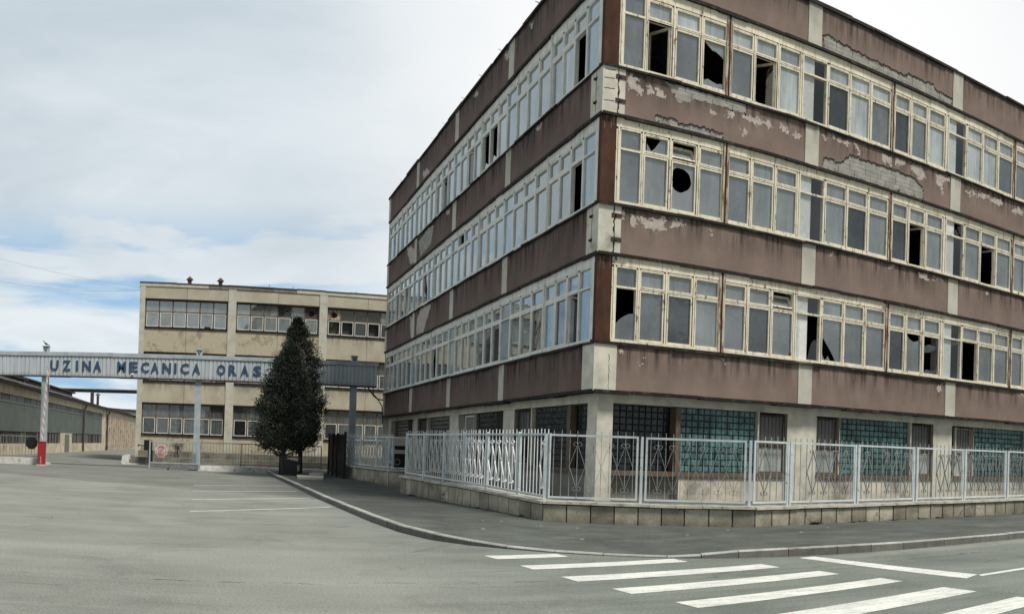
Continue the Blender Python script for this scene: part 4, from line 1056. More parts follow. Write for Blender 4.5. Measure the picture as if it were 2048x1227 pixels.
fC = thing('street_fence', 'grey iron fence with thin scrolls cutting across the street corner', 'fence', (.2, -2.5, .55))
panel(fC, CH_LINE, .10, 2.0, 1.95, 'fence_paint', 'fence_bar_grey'); panel(fC, CH_LINE, 2.20, 4.36, 1.94, 'fence_paint', 'fence_bar_grey')
for u in (.02, 2.10, 4.47): fpost(fC, CH_LINE, u, 1.97, 'fence_paint')
fR = thing('street_fence', 'pale grey iron fence with scrolled panels along the zebra crossing street', 'fence', (7, -3.3, .57))
for u0, u1 in ((.08, 1.0), (1.16, 3.16), (3.34, 5.32), (5.52, 7.40), (7.58, 9.46), (9.66, 11.6), (11.8, 13.8), (14, 16)):
    panel(fR, RIGHT_LINE, u0, u1, 1.95 + u0 * .003, 'fence_paint', 'fence_bar_grey')
for u in (1.04, 1.12, 3.20, 3.30, 5.36, 5.48, 7.44, 7.54, 9.5, 9.62, 11.64, 11.76, 13.9): fpost(fR, RIGHT_LINE, u, 1.98 + u * .003, 'fence_paint', w_=.05)
FAR = [(-3.0, 21.5, .70), (-2.75, 17.0, .70), (-2.12, 13.4, .70)]
fB = thing('street_fence', 'dull grey iron fence behind the black gate leaf', 'fence', (-2.6, 17, .7))
for u0, u1 in ((.4, 2.3), (2.4, 4.4), (4.5, 6.3), (6.4, 8.1)): panel(fB, FAR, u0, u1, 1.92, 'fence_paint', 'fence_paint', dense=True, pitch=.17)
for u in (.35, 2.35, 4.45, 6.35, 8.14): fpost(fB, FAR, u, 1.96, 'fence_paint')
wk = thing('wicket_frame', 'narrow empty grey gate frame between the two stretches of fence', 'gate', (-2.0, 13.3, .7))
mb = MB()
p0, p1 = Vector((-2.02, 13.33, 0)), Vector((-1.35, 13.02, 0)); nn = Vector((.4, .9, 0)).normalized()
for p in (p0, p1): mb.bar(p + Vector((0, 0, .70)), p + Vector((0, 0, 1.93)), .04, .04, 'fence_paint', up=nn)
for z in (.76, 1.91): mb.bar(p0.lerp(p1, .03) + Vector((0, 0, z)), p0.lerp(p1, .97) + Vector((0, 0, z)), .04, .035, 'fence_paint', up=nn)
mb.build('frame', wk)
mb = MB(); mb.bar(p0 + Vector((-.12, .05, .6)), p0 + Vector((-.12, .05, 1.98)), .05, .05, 'fence_paint', up=nn); mb.build('post', wk)
mb = MB(); mb.bar(p1 + Vector((.28, -.13, .6)), p1 + Vector((.28, -.13, 1.95)), .04, .04, 'fence_paint', up=nn); mb.build('post', wk)
cb = thing('meter_cabinet', 'beige wall cabinet with a dark door behind the wicket frame', 'cabinet', (-1.3, 15.6, .3))
mb = MB(); mb.box(-1.75, -.75, 15.6, 16.0, .1, 1.95, 'beige_pilaster'); mb.build('housing', cb)
mb = MB(); mb.box(-1.68, -1.0, 15.575, 15.598, .35, 1.28, 'black_steel'); dd = mb.build('door', cb)
mb = MB(lambda x, y, z: (x, y, z)); 
for i in range(18):
    a0, a1 = 2 * pi * i / 18, 2 * pi * (i + 1) / 18
    mb.quad((-1.34 + .14 * cos(a0), 15.57, .95 + .14 * sin(a0)), (-1.34 + .14 * cos(a1), 15.57, .95 + .14 * sin(a1)), (-1.34 + .09 * cos(a1), 15.57, .95 + .09 * sin(a1)), (-1.34 + .09 * cos(a0), 15.57, .95 + .09 * sin(a0)), 'rail_steel')
mb.build('dial_ring', dd)
mb = MB(); mb.box(-1.68, -.95, 15.58, 15.597, 1.45, 1.6, 'dark_flashing'); mb.build('vent_slot', cb)

# open black gate leaf
bg_ = thing('steel_gate', 'tall black steel gate leaf standing open by the pavement', 'gate', (-3.1, 20, .13))
mb = MB(); A_, B_ = Vector((-3.08, 23.2, 0)), Vector((-3.12, 17.9, 0)); D_ = (B_ - A_).normalized(); Z = lambda p, z: (p.x, p.y, z)
for f in (0, .28, .55, 1): 
    p = A_.lerp(B_, f); mb.bar(Z(p, .12), Z(p, 2.08 if f < 1 else 2.12), .10, .10, 'black_steel', up=D_)
for z in (.25, 2.0): mb.bar(Z(A_.lerp(B_, .01), z), Z(A_.lerp(B_, .99), z), .05, .05, 'black_steel', up=(0, 0, 1))
mb.build('frame', bg_)
mb = MB(); nsl = 60
for i in range(nsl):
    f = (i + .5) / nsl; p = A_.lerp(B_, f)
    if abs(f - .28) < .01 or abs(f - .55) < .01: continue
    mb.bar(Z(p, .28), Z(p, 1.97), .012, .064, 'black_steel', up=D_)
mb.build('slats', bg_)


# ================================================================== GATEWAY SIGN
YB = 25.3
gs = thing('gateway_sign', 'long grey corrugated sign beam with blue letters on three posts', 'sign', (-9.5, 25.6, 0))
xa, xb = -33.0, -.45
mb = MB(); mb.box(xa, xb, 25.36, 25.95, 4.66, 5.62, 'galvanised_blue'); mb.build('beam_box', gs)
mb = MB(); x = xa; i = 0; zb0, zb1 = 4.60, 5.60
while x < xb - .01:                                    # trapezoidal sheet, real ribs
    e = min(x + .20, xb)
    for p, q, y0, y1 in ((x, x + .145, YB, YB), (x + .145, x + .158, YB, YB + .03), (x + .158, x + .187, YB + .03, YB + .03), (x + .187, e, YB + .03, YB)):
        mb.quad((min(p, xb), y0, zb0), (min(q, xb), y1, zb0), (min(q, xb), y1, zb1), (min(p, xb), y0, zb1), 'corrugated_sheet')
    x = e
mb.quad((xb, YB, zb0), (xb, 25.97, zb0), (xb, 25.97, zb1), (xb, YB, zb1), 'corrugated_sheet')
mb.build('corrugated_panel', gs)
mb = MB(); x = xa
while x < xb + .03:
    e = min(x + random.choice([2.4, 3.1, 2.8]), xb + .06); dz = random.uniform(-.008, .012)
    mb.box(x + .002, e, YB - .05, 26.02, 5.605 + dz, 5.80 + dz, 'galvanised_blue'); x = e
mb.build('coping', gs)
mb = MB(); x = xa
while x < xb:
    e = min(x + random.uniform(.5, 1.8), xb); mb.box(x, e, YB - .012, 25.9, 4.565 - random.uniform(0, .025), 4.60, 'dark_tin'); x = e
mb.build('rusty_lower_edge', gs)
for px_ in (-25.2, -17.40, -9.53, -1.60):
    mb = MB()
    mb.box(px_ - .155, px_ + .155, 25.44, 25.50, .1, 4.6, 'galvanised_blue'); mb.box(px_ - .155, px_ + .155, 25.76, 25.82, .1, 4.6, 'galvanised_blue'); mb.box(px_ - .03, px_ + .03, 25.50, 25.76, .1, 4.6, 'galvanised_blue')
    ps = mb.build('post', gs)
    mb = MB(); mb.box(px_ - .36, px_ + .36, 25.25, 26.0, -.05, .12, 'kerb_white'); mb.build('footing', ps)
    mb = MB(); mb.box(px_ - .15, px_ + .15, 25.5, 25.8, 5.8, 6.10, 'galvanised_blue'); mb.box(px_ - .19, px_ + .19, 25.45, 25.85, 6.10, 6.135, 'galvanised_blue'); cp = mb.build('cap', gs)
    mb = MB(); mb.bar((px_ - .07, 25.485, 6.07), (px_ - .01, 25.485, 5.86), .035, .012, 'black_steel', up=(0, 1, 0)); mb.bar((px_ + .07, 25.485, 6.07), (px_ + .01, 25.485, 5.86), .035, .012, 'black_steel', up=(0, 1, 0)); mb.build('v_bracket', cp)
def text_mesh(ch, mat, w_, h_, depth=.06, bold=.03):
    cu = bpy.data.curves.new('letter', 'FONT'); cu.body = ch; cu.size = 1; cu.extrude = .1; cu.offset = bold; cu.resolution_u = 2
    ob = bpy.data.objects.new('letter_tmp', cu); COL.objects.link(ob)
    dg = bpy.context.evaluated_depsgraph_get(); me = bpy.data.meshes.new_from_object(ob.evaluated_get(dg))
    bpy.data.objects.remove(ob); bpy.data.curves.remove(cu)
    xs = [v.co.x for v in me.vertices]; ys = [v.co.y for v in me.vertices]
    x0, x1, y0, y1 = min(xs), max(xs), min(ys), max(ys)
    for v in me.vertices:
        v.co = ((v.co.x - (x0 + x1) / 2) / (x1 - x0) * w_, -v.co.z / .2 * depth, (v.co.y - (y0 + y1) / 2) / (y1 - y0) * h_)
    me.materials.clear(); me.materials.append(M[mat])
    return me
def px_to_x(px): return -8.8227 + (YB + 19.1317) * math.tan(AZ + (px - 1024) / F_PX)
z1_ = lambda X: X / 4.876
z2_ = lambda X: 380 + X / 4.876
LET = [(c, z1_(a), z1_(e)) for c, a, e in (('U', 470, 550), ('Z', 590, 668), ('I', 720, 741), ('N', 781, 862), ('A', 888, 966), ('M', 1122, 1203), ('E', 1238, 1320), ('C', 1352, 1432), ('A', 1448, 1526), ('N', 1561, 1646), ('I', 1677, 1700), ('C', 1737, 1820), ('A', 1853, 1931))]
LET += [(c, z2_(a), z2_(e)) for c, a, e in (('O', 241, 322), ('R', 356, 434), ('A', 471, 550), ('S', 593, 674))]
for c, a, e in LET:
    x0, x1 = px_to_x(a), px_to_x(e)
    o = bpy.data.objects.new('letter', text_mesh(c, 'letter_blue', x1 - x0, .54, .035, .034 if c != 'I' else .015)); COL.objects.link(o)
    o.location = ((x0 + x1) / 2, YB - .02, 5.115)
    o.parent = gs; o.matrix_parent_inverse = WM(gs).inverted()
# camera under the sign, bird on the post
sc_ = thing('security_camera', 'small white dome camera under the sign below the letter E', 'camera', (px_to_x(262), YB - .12, 4.72))
mb = MB(); cx = px_to_x(262); mb.tube([(cx - .03, YB - .02, 4.74), (cx - .02, YB - .16, 4.74), (cx, YB - .34, 4.70)], [.045, .055, .05], 'white_paint', 8); mb.build('housing', sc_, True)
mb = MB(); mb.box(cx - .05, cx + .03, YB - .02, YB - .002, 4.66, 4.82, 'white_paint'); mb.build('bracket', sc_)
mb = MB(); mb.tube([(cx, YB - .342, 4.70), (cx, YB - .36, 4.697)], .03, 'black_rubber', 8); mb.build('lens', sc_)
def ring_body(mb, sec, m, n=10):
    vs = []; 
    for x, z, ry, rz in sec: vs += [(x, ry * cos(2 * pi * k / n), z + rz * sin(2 * pi * k / n)) for k in range(n)]
    fs = [(i * n + k, i * n + (k + 1) % n, (i + 1) * n + (k + 1) % n, (i + 1) * n + k) for i in range(len(sec) - 1) for k in range(n)]
    fs += [tuple(range(n))[::-1], tuple((len(sec) - 1) * n + k for k in range(n))]
    mb.add(vs, fs, m)
pgx, pgz = -17.42, 6.135
mb = MB(lambda x, y, z: (pgx - x, 25.64 + y, pgz + z))      # faces left, tail down to the right
ring_body(mb, [(-.20, .035, .03, .008), (-.15, .055, .035, .014), (-.08, .085, .05, .035), (-.02, .105, .062, .055), (.05, .135, .06, .062), (.09, .175, .04, .045), (.105, .205, .03, .032), (.115, .235, .033, .034), (.14, .245, .03, .028), (.158, .24, .014, .012), (.185, .232, .004, .004)], 'bird_feathers')
mb.tube([(.0, .02, .06), (.005, .02, .0)], .006, 'anchor_iron', 5); mb.tube([(.0, -.02, .06), (.005, -.02, .0)], .006, 'anchor_iron', 5)
pg = mb.build('pigeon', None, True); tag(pg, 'dark pigeon perched on the sign post cap above the barrier', 'bird')

# barrier
br_ = thing('barrier', 'red barrier cabinet with striped boom raised upright beside the gatepost', 'barrier', (-17.35, 24.9, 0))
mb = MB(); mb.box(-17.53, -17.15, 24.8, 25.12, .04, 1.17, 'barrier_red'); mb.box(-17.55, -17.13, 24.78, 25.14, 1.17, 1.21, 'barrier_red'); mb.box(-17.58, -17.10, 24.75, 25.2, -.02, .04, 'kerb_white'); cab = mb.build('cabinet', br_)
mb = MB()
for i, (x, z, w_, h_) in enumerate(((-.005, .40, .05, .05), (0, .31, .045, .05), (-.012, .245, .03, .04), (.012, .215, .04, .035), (-.02, .175, .03, .05), (.012, .14, .04, .045), (.02, .10, .03, .03))):
    mb.poly([(-17.35 + x - w_ / 2, 24.797, z), (-17.35 + x + w_ / 2, 24.797, z + .01), (-17.35 + x + w_ * .3, 24.797, z + h_), (-17.35 + x - w_ * .4, 24.797, z + h_ * .8)], 'marks_white')
mb.build('worn_marking', cab)
mb = MB(); mb.hexa([(-17.40, 24.86, 1.19), (-17.28, 24.86, 1.19), (-17.28, 24.98, 1.19), (-17.40, 24.98, 1.19), (-17.17, 24.89, 5.05), (-17.09, 24.89, 5.05), (-17.09, 24.95, 5.05), (-17.17, 24.95, 5.05)], 'boom_stripes'); mb.build('boom', br_)
mb = MB(); mb.bar((-17.1, 24.92, 5.0), (-17.05, 24.92, 3.9), .012, .012, 'white_paint'); mb.build('cord', br_)

# fences of the works entrance
def rail_fence(x0, x1, y, z0, z1, pitch, name, label, cat, m='rail_steel', top=.05):
    t = thing(name, label, cat, ((x0 + x1) / 2, y, 0))
    mb = MB()
    for z in (z0, z1): mb.box(x0, x1, y - .02, y + .02, z - top / 2, z + top / 2, m)
    n = max(1, round((x1 - x0) / 2.2))
    for i in range(n + 1):
        x = x0 + (x1 - x0) * i / n; mb.box(x - .025, x + .025, y - .0195, y + .0195, z0 - .25, z1 - .025, m)
    mb.build('rails', t)
    mb = MB(); k = round((x1 - x0) / pitch)
    for i in range(1, k):
        x = x0 + (x1 - x0) * i / k; mb.box(x - .010, x + .010, y - .008, y + .008, z0 + .025, z1 - .025, m)
    mb.build('bars', t); return t
rail_fence(-9.30, -3.15, 25.62, .36, 1.42, .16, 'railing', 'plain grey bar railing on a white kerb behind the conifers', 'railing')
kbw = MB()
for i in range(4): kbw.hexa([(-9.3 + i * 1.55, 25.35, -.05), (-9.3 + i * 1.55 + 1.54, 25.35, -.05), (-9.3 + i * 1.55 + 1.54, 25.9, -.05), (-9.3 + i * 1.55, 25.9, -.05), (-9.3 + i * 1.55, 25.38, .27 - i * .01), (-9.3 + i * 1.55 + 1.54, 25.38, .262 - i * .01), (-9.3 + i * 1.55 + 1.54, 25.88, .262 - i * .01), (-9.3 + i * 1.55, 25.88, .27 - i * .01)], 'kerb_white')
tag(kbw.build('kerb_stone'), 'whitewashed kerb below the railing behind the conifers', 'kerb')
rail_fence(-30, -17.66, 25.62, .42, 1.46, .17, 'railing', 'grey bar railing with a black octagonal sign next to the red barrier', 'railing', 'rail_steel')
kbw = MB()
for i in range(6): kbw.box(-30 + i * 2.06, -30 + i * 2.06 + 2.05, 25.3, 25.95, -.05, .33 + (i % 2) * .01, 'kerb_white')
tag(kbw.build('kerb_stone'), 'whitewashed kerb below the railing with the black octagonal sign', 'kerb')
def octagon(mb, cx, cz, y0, y1, r, m):
    P = [(cx + r * cos(pi / 8 + i * pi / 4), cz + r * sin(pi / 8 + i * pi / 4)) for i in range(8)]
    mb.add([(x, y0, z) for x, z in P] + [(x, y1, z) for x, z in P], [tuple(range(8)), tuple(range(8, 16))] + [(i, (i + 1) % 8, 8 + (i + 1) % 8, 8 + i) for i in range(8)], m)
mb = MB(); octagon(mb, -18.0, 1.10, 25.53, 25.55, .33, 'black_steel'); tag(mb.build('road_sign'), 'black octagonal back of a sign fixed to the bar railing', 'sign')
sgt = thing('sliding_gate', 'low grey sliding gate with bars and a sheet metal foot', 'gate', (-10.7, 25.2, 0))
mb = MB(); xg0, xg1, yg = -11.85, -9.35, 25.1
for x in (xg0, xg1): mb.box(x - .035, x + .035, yg - .03, yg + .03, .06, 1.44, 'galvanised_blue')
for z in (1.41, .34): mb.box(xg0 + .035, xg1 - .035, yg - .025, yg + .025, z - .03, z + .03, 'galvanised_blue')
mb.build('frame', sgt)
mb = MB(); mb.box(xg0 + .035, xg1 - .035, yg - .012, yg + .012, .07, .31, 'rail_steel'); mb.build('kick_plate', sgt)
mb = MB()
for i in range(1, 15): mb.box(xg0 + i * .166 - .01, xg0 + i * .166 + .01, yg - .01, yg + .01, .37, 1.38, 'rail_steel')
mb.build('bars', sgt)
mb = MB(); mb.tube([(-10.9, yg - .05, .05), (-10.9, yg + .05, .05)], .05, 'black_steel', 10); mb.build('roller', sgt)
ss = thing('stop_sign', 'faded red octagonal stop sign hung on the sliding gate', 'sign', (-11.28, 25.03, .92))
mb = MB(); octagon(mb, -11.27, .93, 25.045, 25.06, .325, 'white_paint'); pl_ = mb.build('plate', ss)
mb = MB(); octagon(mb, -11.27, .93, 25.036, 25.044, .295, 'sign_red'); mb.build('red_face', pl_)
for i, c in enumerate('STOP'):
    o = bpy.data.objects.new('letter', text_mesh(c, 'marks_white', .105, .25, .006, .02)); COL.objects.link(o); o.location = (-11.27 - .195 + i * .13, 25.032, .94)
    o.parent = ss; o.matrix_parent_inverse = WM(ss).inverted()

# ================================================================== BEIGE FACTORY BUILDING
BO = Vector((-13.56, 38.2, 0)); ba = radians(4); bt = Vector((cos(ba), sin(ba), 0)); bn = Vector((sin(ba), -cos(ba), 0))
FX = lambda s, d, z: tuple(BO + bt * s + bn * d + Vector((0, 0, z)))
fb = thing('factory_building', 'three-storey beige works building with stained walls and metal windows', 'factory building', tuple(BO))
ZT = [(1.75, 3.85), (5.24, 7.16), (8.72, 10.62)]
BAYS = [(.2, 5.62), (6.16, 11.70), (12.24, 17.8), (18.3, 23.9), (24.4, 30)]
PIL = [(-.16, .2), (5.62, 6.16), (11.70, 12.24), (17.8, 18.3), (23.9, 24.4)]
mb = MB(FX); mb.box(-.12, 30, -12, -.5, 0, 11.6, 'beige_render'); mb.build('body', fb)
for s0, s1 in PIL:
    mb = MB(FX); mb.box(s0, s1, -.49, .04, .3, 11.62, 'beige_pilaster'); mb.build('pilaster', fb)
for bi, (s0, s1) in enumerate(BAYS):
    zs = [.3] + [v for p in ZT for v in p] + [11.42]
    for j in range(0, len(zs), 2):
        z0, z1 = zs[j], zs[j + 1]; mid = (s0 + s1) / 2
        mb = MB(FX); m = 'stained_beige' if (j == 4 and bi < 2) or j == 0 else 'beige_render'
        for q0, q1 in ((s0, mid - .008), (mid + .008, s1)): mb.box(q0 + .002, q1 - .002, -.45, random.uniform(-.005, .005), z0, z1, m)
        mb.box(mid - .008, mid + .008, -.45, -.03, z0, z1, 'crack_and_shadow'); mb.build('wall_panel', fb)
        if j > 0:
            mb = MB(FX); mb.box(s0, s1, -.3, .06, z0 - .07, z0 + .03, 'crack_and_shadow'); mb.build('drip_edge', fb)
    for k, (z0, z1) in enumerate(ZT):
        if bi > 3: continue
        fr = MB(FX); gl = MB(FX); zm = z0 + (z1 - z0) * .575; n = 6; st = (s1 - s0 - .1) / n; D0 = -.16
        sill = MB(FX); sill.box(s0, s1, -.4, .07, z0 - .02, z0 + .10, 'dark_flashing')
        broken = []
        for i in range(n + 1):
            s = s0 + .05 + i * st; fr.box(s - .034, s + .034, D0 - .06, D0 + .02, z0 + .1, z1 - .05, 'brown_frame')
        fr.box(s0, s1, D0 - .05, D0 + .01, zm - .03, zm + .05, 'brown_frame'); fr.box(s0, s1, -.49, -.46, z0, z1, 'dark_interior'); fr.box(s0, s1, D0 - .05, D0 + .01, z1 - .10, z1 - .03, 'brown_frame')
        for i in range(n):
            a, e = s0 + .05 + i * st + .05, s0 + .05 + (i + 1) * st - .05; c0, c1 = z0 + .13, zm - .045
            for q in ((a, a + .038, c0, c1), (e - .038, e, c0, c1), (a + .038, e - .038, c0, c0 + .045), (a + .038, e - .038, c1 - .038, c1)):
                fr.box(q[0], q[1], D0 - .02, D0 + .035, q[2], q[3], 'frame_grey')
            up_m = ['glass_curtain', 'glass_curtain', 'glass_net'][k]; lo_m = ['glass_curtain', 'glass_curtain', 'glass_net'][k]
            if k == 2 and bi == 2: lo_m = None if i in (0, 1, 3) else 'glass_dark'; up_m = 'glass_dark' if i in (1, 2, 3) else up_m
            if k == 2 and bi == 1 and i == 3: up_m = 'glass_dark'
            if k == 2 and bi == 1 and i == 4: lo_m = None
            if k == 0 and i == 0: lo_m = 'glass_dark'
            if lo_m: rect_pane(gl, a + .03, e - .03, c0 + .03, c1 - .03, D0, lo_m, .008)
            rust = (k == 2 and ((bi == 1 and i == 5) or (bi == 2 and i == 0)))
            if rust: broken.append((a - .015, e + .015, zm + .05, z1 - .10))
            else: rect_pane(gl, a - .015, e + .015, zm + .05, z1 - .10, D0 - .02, up_m, .008)
        wn = fr.build('window', fb); gl.build('pane', wn); sill.build('sill', wn)
        for q in broken:
            m2 = MB(FX); holed_pane(m2, *q, D0 - .01, 'dark_tin' if bi == 1 else 'rust_mullion', .5, .45, jag(lambda a: .2, .2, 4)); m2.build('rusty_vent_plate', wn)
        if k == 2 and bi == 0:
            m2 = MB(FX); s_ = s0 + 3.9; m2.hexa([(s_, .07, z0 + .05), (s_ + .5, .07, z0 - .02), (s_ + .55, .1, z0 + .02), (s_, .1, z0 + .12), (s_ - .02, .07, z0 + .16), (s_ + .3, .07, z0 + .2), (s_ + .32, .1, z0 + .2), (s_, .1, z0 + .2)], 'dark_flashing'); m2.build('loose_flashing', wn)
mb = MB(FX); s = -.2
while s < 30:
    e = s + random.uniform(1.2, 2.6); dz = random.uniform(-.02, .02)
    mb.box(s, e - .003, -.6, .05, 11.43, 11.66 + dz, 'beige_pilaster' if (s < 4 or s > 9) else 'terrace_concrete'); mb.box(s, e - .003, -.62, .09, 11.66 + dz, 11.71 + dz, 'roof_felt'); s = e
mb.build('parapet', fb)
for sx in (3.15, 5.25):
    mb = MB(FX); c = (sx, -2.5)
    mb.tube([(c[0], c[1], 11.5), (c[0], c[1], 12.35)], .14, 'dark_tin', 10); rv = mb.build('roof_vent', fb)
    mb = MB(FX); mb.tube([(c[0], c[1], 12.38), (c[0], c[1], 12.42), (c[0], c[1], 12.62)], [.25, .24, .04], 'dark_tin', 12); mb.build('cowl', rv)
    for a in range(4):
        mb = MB(FX); mb.bar((c[0] + .13 * cos(a * pi / 2), c[1] + .13 * sin(a * pi / 2), 12.3), (c[0] + .2 * cos(a * pi / 2), c[1] + .2 * sin(a * pi / 2), 12.40), .02, .02, 'dark_tin'); mb.build('strut', rv)
for s_, h_ in ((8.3, .22), (9.9, .2), (4.6, .1), (14.2, .15)):
    mb = MB(FX); mb.bar((s_, -.3, 11.7), (s_ + .02, -.3, 11.72 + h_), .03, .03, 'dark_tin'); mb.build('roof_rod', fb)

# terrace in front of it
tr = thing('concrete_terrace', 'stepped grey concrete terrace wall before the beige building', 'terrace', (-10, 33, 0))
mb = MB()
for i in range(10):
    x0 = -13.45 + i * 1.5; mb.box(x0, x0 + 1.49, 32.0, 33.2, -.05, .45 + random.uniform(-.008, .008), 'terrace_concrete')
mb.build('lower_step', tr)
mb = MB()
for i in range(10):
    x0 = -13.5 + i * 1.5 + .4; mb.box(x0, x0 + 1.49, 33.2, 37.9, -.05, .80 + random.uniform(-.01, .01), 'terrace_concrete')
mb.build('upper_step', tr)
mb = MB(); mb.box(-13.75, 1.4, 31.80, 31.98, -.05, .07, 'kerb_white'); mb.build('edge_kerb', tr)
mb = MB(); mb.hexa([(-13.95, 31.7, -.05), (-13.45, 31.7, -.05), (-13.47, 33.4, -.05), (-13.95, 33.4, -.05), (-13.9, 31.75, .5), (-13.6, 31.75, .55), (-13.6, 33.35, .55), (-13.9, 33.35, .5)], 'kerb_white'); tag(mb.build('concrete_block'), 'whitewashed end block at the corner of the terrace', 'block')
mt = thing('meter_box', 'black metal box on a post behind the sliding gate', 'box', (-12.35, 31.4, 0))
mb = MB(); mb.box(-12.62, -12.15, 31.25, 31.6, .85, 1.45, 'black_steel'); mb.build('housing', mt)
mb = MB(); mb.box(-12.38, -12.1, 31.3, 31.55, .1, .85, 'black_steel'); mb.build('post', mt)
mb = MB(); mb.bar((-12.62, 31.4, 1.1), (-12.95, 31.4, 1.14), .05, .05, 'black_steel'); mb.bar((-12.95, 31.4, 1.05), (-12.95, 31.4, 1.2), .06, .06, 'black_steel'); mb.build('arm', mt)

# bare shrub
def twig(mb, p, d, L, r, depth, rnd):
    q = p + d * L; mb.tube([p, p.lerp(q, .5) + Vector((rnd.uniform(-.03, .03), rnd.uniform(-.03, .03), 0)), q], [r, r * .8, r * .55], 'twig_bark', 4, False)
    if depth:
        for _ in range(3 if depth > 1 else 4):
            nd_ = (d + Vector((rnd.uniform(-.8, .8), rnd.uniform(-.6, .6), rnd.uniform(-.15, .6)))).normalized(); twig(mb, p.lerp(q, rnd.uniform(.55, 1)), nd_, L * rnd.uniform(.6, .85), r * .6, depth - 1, rnd)
mb = MB(); rnd = random.Random(4)
for i in range(4): twig(mb, Vector((-10.7, 32.6, .4)), Vector((rnd.uniform(-.4, .4), rnd.uniform(-.3, .3), 1)).normalized(), .42, .03, 3, rnd)
tag(mb.build('shrub'), 'bare leafless shrub in front of the beige wall', 'shrub')

# ================================================================== LONG SHED ON THE LEFT
SO = Vector((-23.5, 41, 0)); stv = Vector((4.5, 54, 0)).normalized(); sn = Vector((stv.y, -stv.x, 0))
HX = lambda s, d, z: tuple(SO + stv * s + sn * d + Vector((0, 0, z - .0062 * max(s, 0) * (0 if z < .3 else 1) * 1.0)))
def H2(f): return f
sh = thing('workshop_shed', 'long low workshop with green panels under a sagging dark roof', 'workshop', tuple(SO))
# heights drop gently along the shed, as the eaves do in the photograph
def EV(s): return 5.10 - .0175 * s
def hx_quadbox(mb, s0, s1, d0, d1, za, zb, m):     # za, zb are functions of s
    mb.hexa([(s0, d0, za(s0)), (s1, d0, za(s1)), (s1, d1, za(s1)), (s0, d1, za(s0)), (s0, d0, zb(s0)), (s1, d0, zb(s1)), (s1, d1, zb(s1)), (s0, d1, zb(s0))], m)
HXp = lambda s, d, z: tuple(SO + stv * s + sn * d + Vector((0, 0, z)))
K = lambda v: (lambda s: v)
s_end = 37.0
mb = MB(HXp); hx_quadbox(mb, -20, s_end, -.3, 0, lambda s: 4.42 - .0125 * s, EV, 'shed_wall'); hx_quadbox(mb, -20, s_end, -.3, 0, K(-.3), K(.80), 'shed_wall'); hx_quadbox(mb, 35.1, s_end, -.3, .0, K(.80), lambda s: 4.42 - .0125 * s, 'shed_wall'); hx_quadbox(mb, 17.2, 21.4, -.3, .02, K(.0), K(1.72), 'shed_wall'); mb.build('wall', sh)
mb = MB(HXp)
cuts = [-20, -12, -6, .5, 6, 12.9, 17.2, 21, 26, 31, 35.1]
for a, e in zip(cuts, cuts[1:]): hx_quadbox(mb, a + .03, e - .03, -.25, -.06, K(1.72), lambda s: 3.86 - .0105 * s, 'shed_green')
hx_quadbox(mb, -20, 35.1, -.3, -.1, K(1.70), lambda s: 4.42 - .0125 * s, 'crack_and_shadow'); mb.build('green_panel', sh)
for a, e in zip(cuts, cuts[1:]):
    mb = MB(HXp); n = max(2, round((e - a) / 1.6))
    for i in range(n):
        q0, q1 = a + (e - a) * i / n + .05, a + (e - a) * (i + 1) / n - .05
        hx_quadbox(mb, q0, q1, -.2, -.09, lambda s: 3.92 - .0105 * s, lambda s: 4.38 - .0125 * s, random.choice(['dull_pane', 'dull_pane', 'shed_green']))
    wn = mb.build('clerestory_window', sh)
    mb = MB(HXp); hx_quadbox(mb, a, e, -.1, -.03, lambda s: 3.85 - .0105 * s, lambda s: 3.91 - .0105 * s, 'rail_steel'); mb.build('transom', wn)
    if not (a >= 17.1 and e <= 21.1):
        mb = MB(HXp); hx_quadbox(mb, a + .05, e - .05, -.3, -.12, K(.82), K(1.70), 'dark_interior'); lw = mb.build('lower_window', sh)
        mb = MB(HXp); n = round((e - a) / .5)
        for i in range(n + 1): hx_quadbox(mb, a + (e - a) * i / n - .025, a + (e - a) * i / n + .025, -.11, -.06, K(.82), K(1.69), random.choice(['rail_steel', 'black_steel', 'black_steel']))
        mb.build('mullions', lw)
mb = MB(HXp); hx_quadbox(mb, 18.6, 20.1, .02, .07, K(.0), K(1.62), 'kerb_concrete'); hx_quadbox(mb, 19.33, 19.37, .07, .08, K(.02), K(1.6), 'rail_steel'); mb.build('door', sh)
for s_, in ((25.7,), (37.3,)):
    mb = MB(HXp); mb.tube([(s_, .35, EV(s_) - .05), (s_, .3, EV(s_) - .25), (s_, .12, EV(s_) - .6), (s_, .12, .0)], .09, 'dark_tin', 8); mb.build('downpipe', sh)
# roof: eaves board, rusty sheets and an open monitor on top
mb = MB(HXp); hx_quadbox(mb, -20, s_end + 20, -.4, .38, EV, lambda s: EV(s) + .12, 'dark_tin'); mb.build('gutter', sh)
mb = MB(HXp)
s = -20
while s < 57:
    e = s + 1.15
    z0, z1 = EV(s) + .14, EV(e) + .14; j = random.uniform(-.03, .03)
    mb.hexa([(s, .45, z0 + j), (e - .05, .45, z1 + j), (e - .05, -4.5, z1 + 1.0), (s, -4.5, z0 + 1.0), (s, .45, z0 + .05 + j), (e - .05, .45, z1 + .05 + j), (e - .05, -4.5, z1 + 1.06), (s, -4.5, z0 + 1.06)], 'roof_felt' if random.random() < .7 else 'dark_tin'); s = e
mb.build('roof', sh)
mb = MB(HXp)
for s_ in [-18 + i * 1.6 for i in range(30)]:
    mb.bar((s_, .1, EV(s_) + .25), (s_ + .5, -2.2, EV(s_) + .95), .06, .08, 'rail_steel'); mb.bar((s_ + .5, -.2, EV(s_) + .3), (s_, -2.0, EV(s_) + .9), .05, .06, 'rail_steel')
mb.build('roof_battens', sh)
mb = MB(HXp)
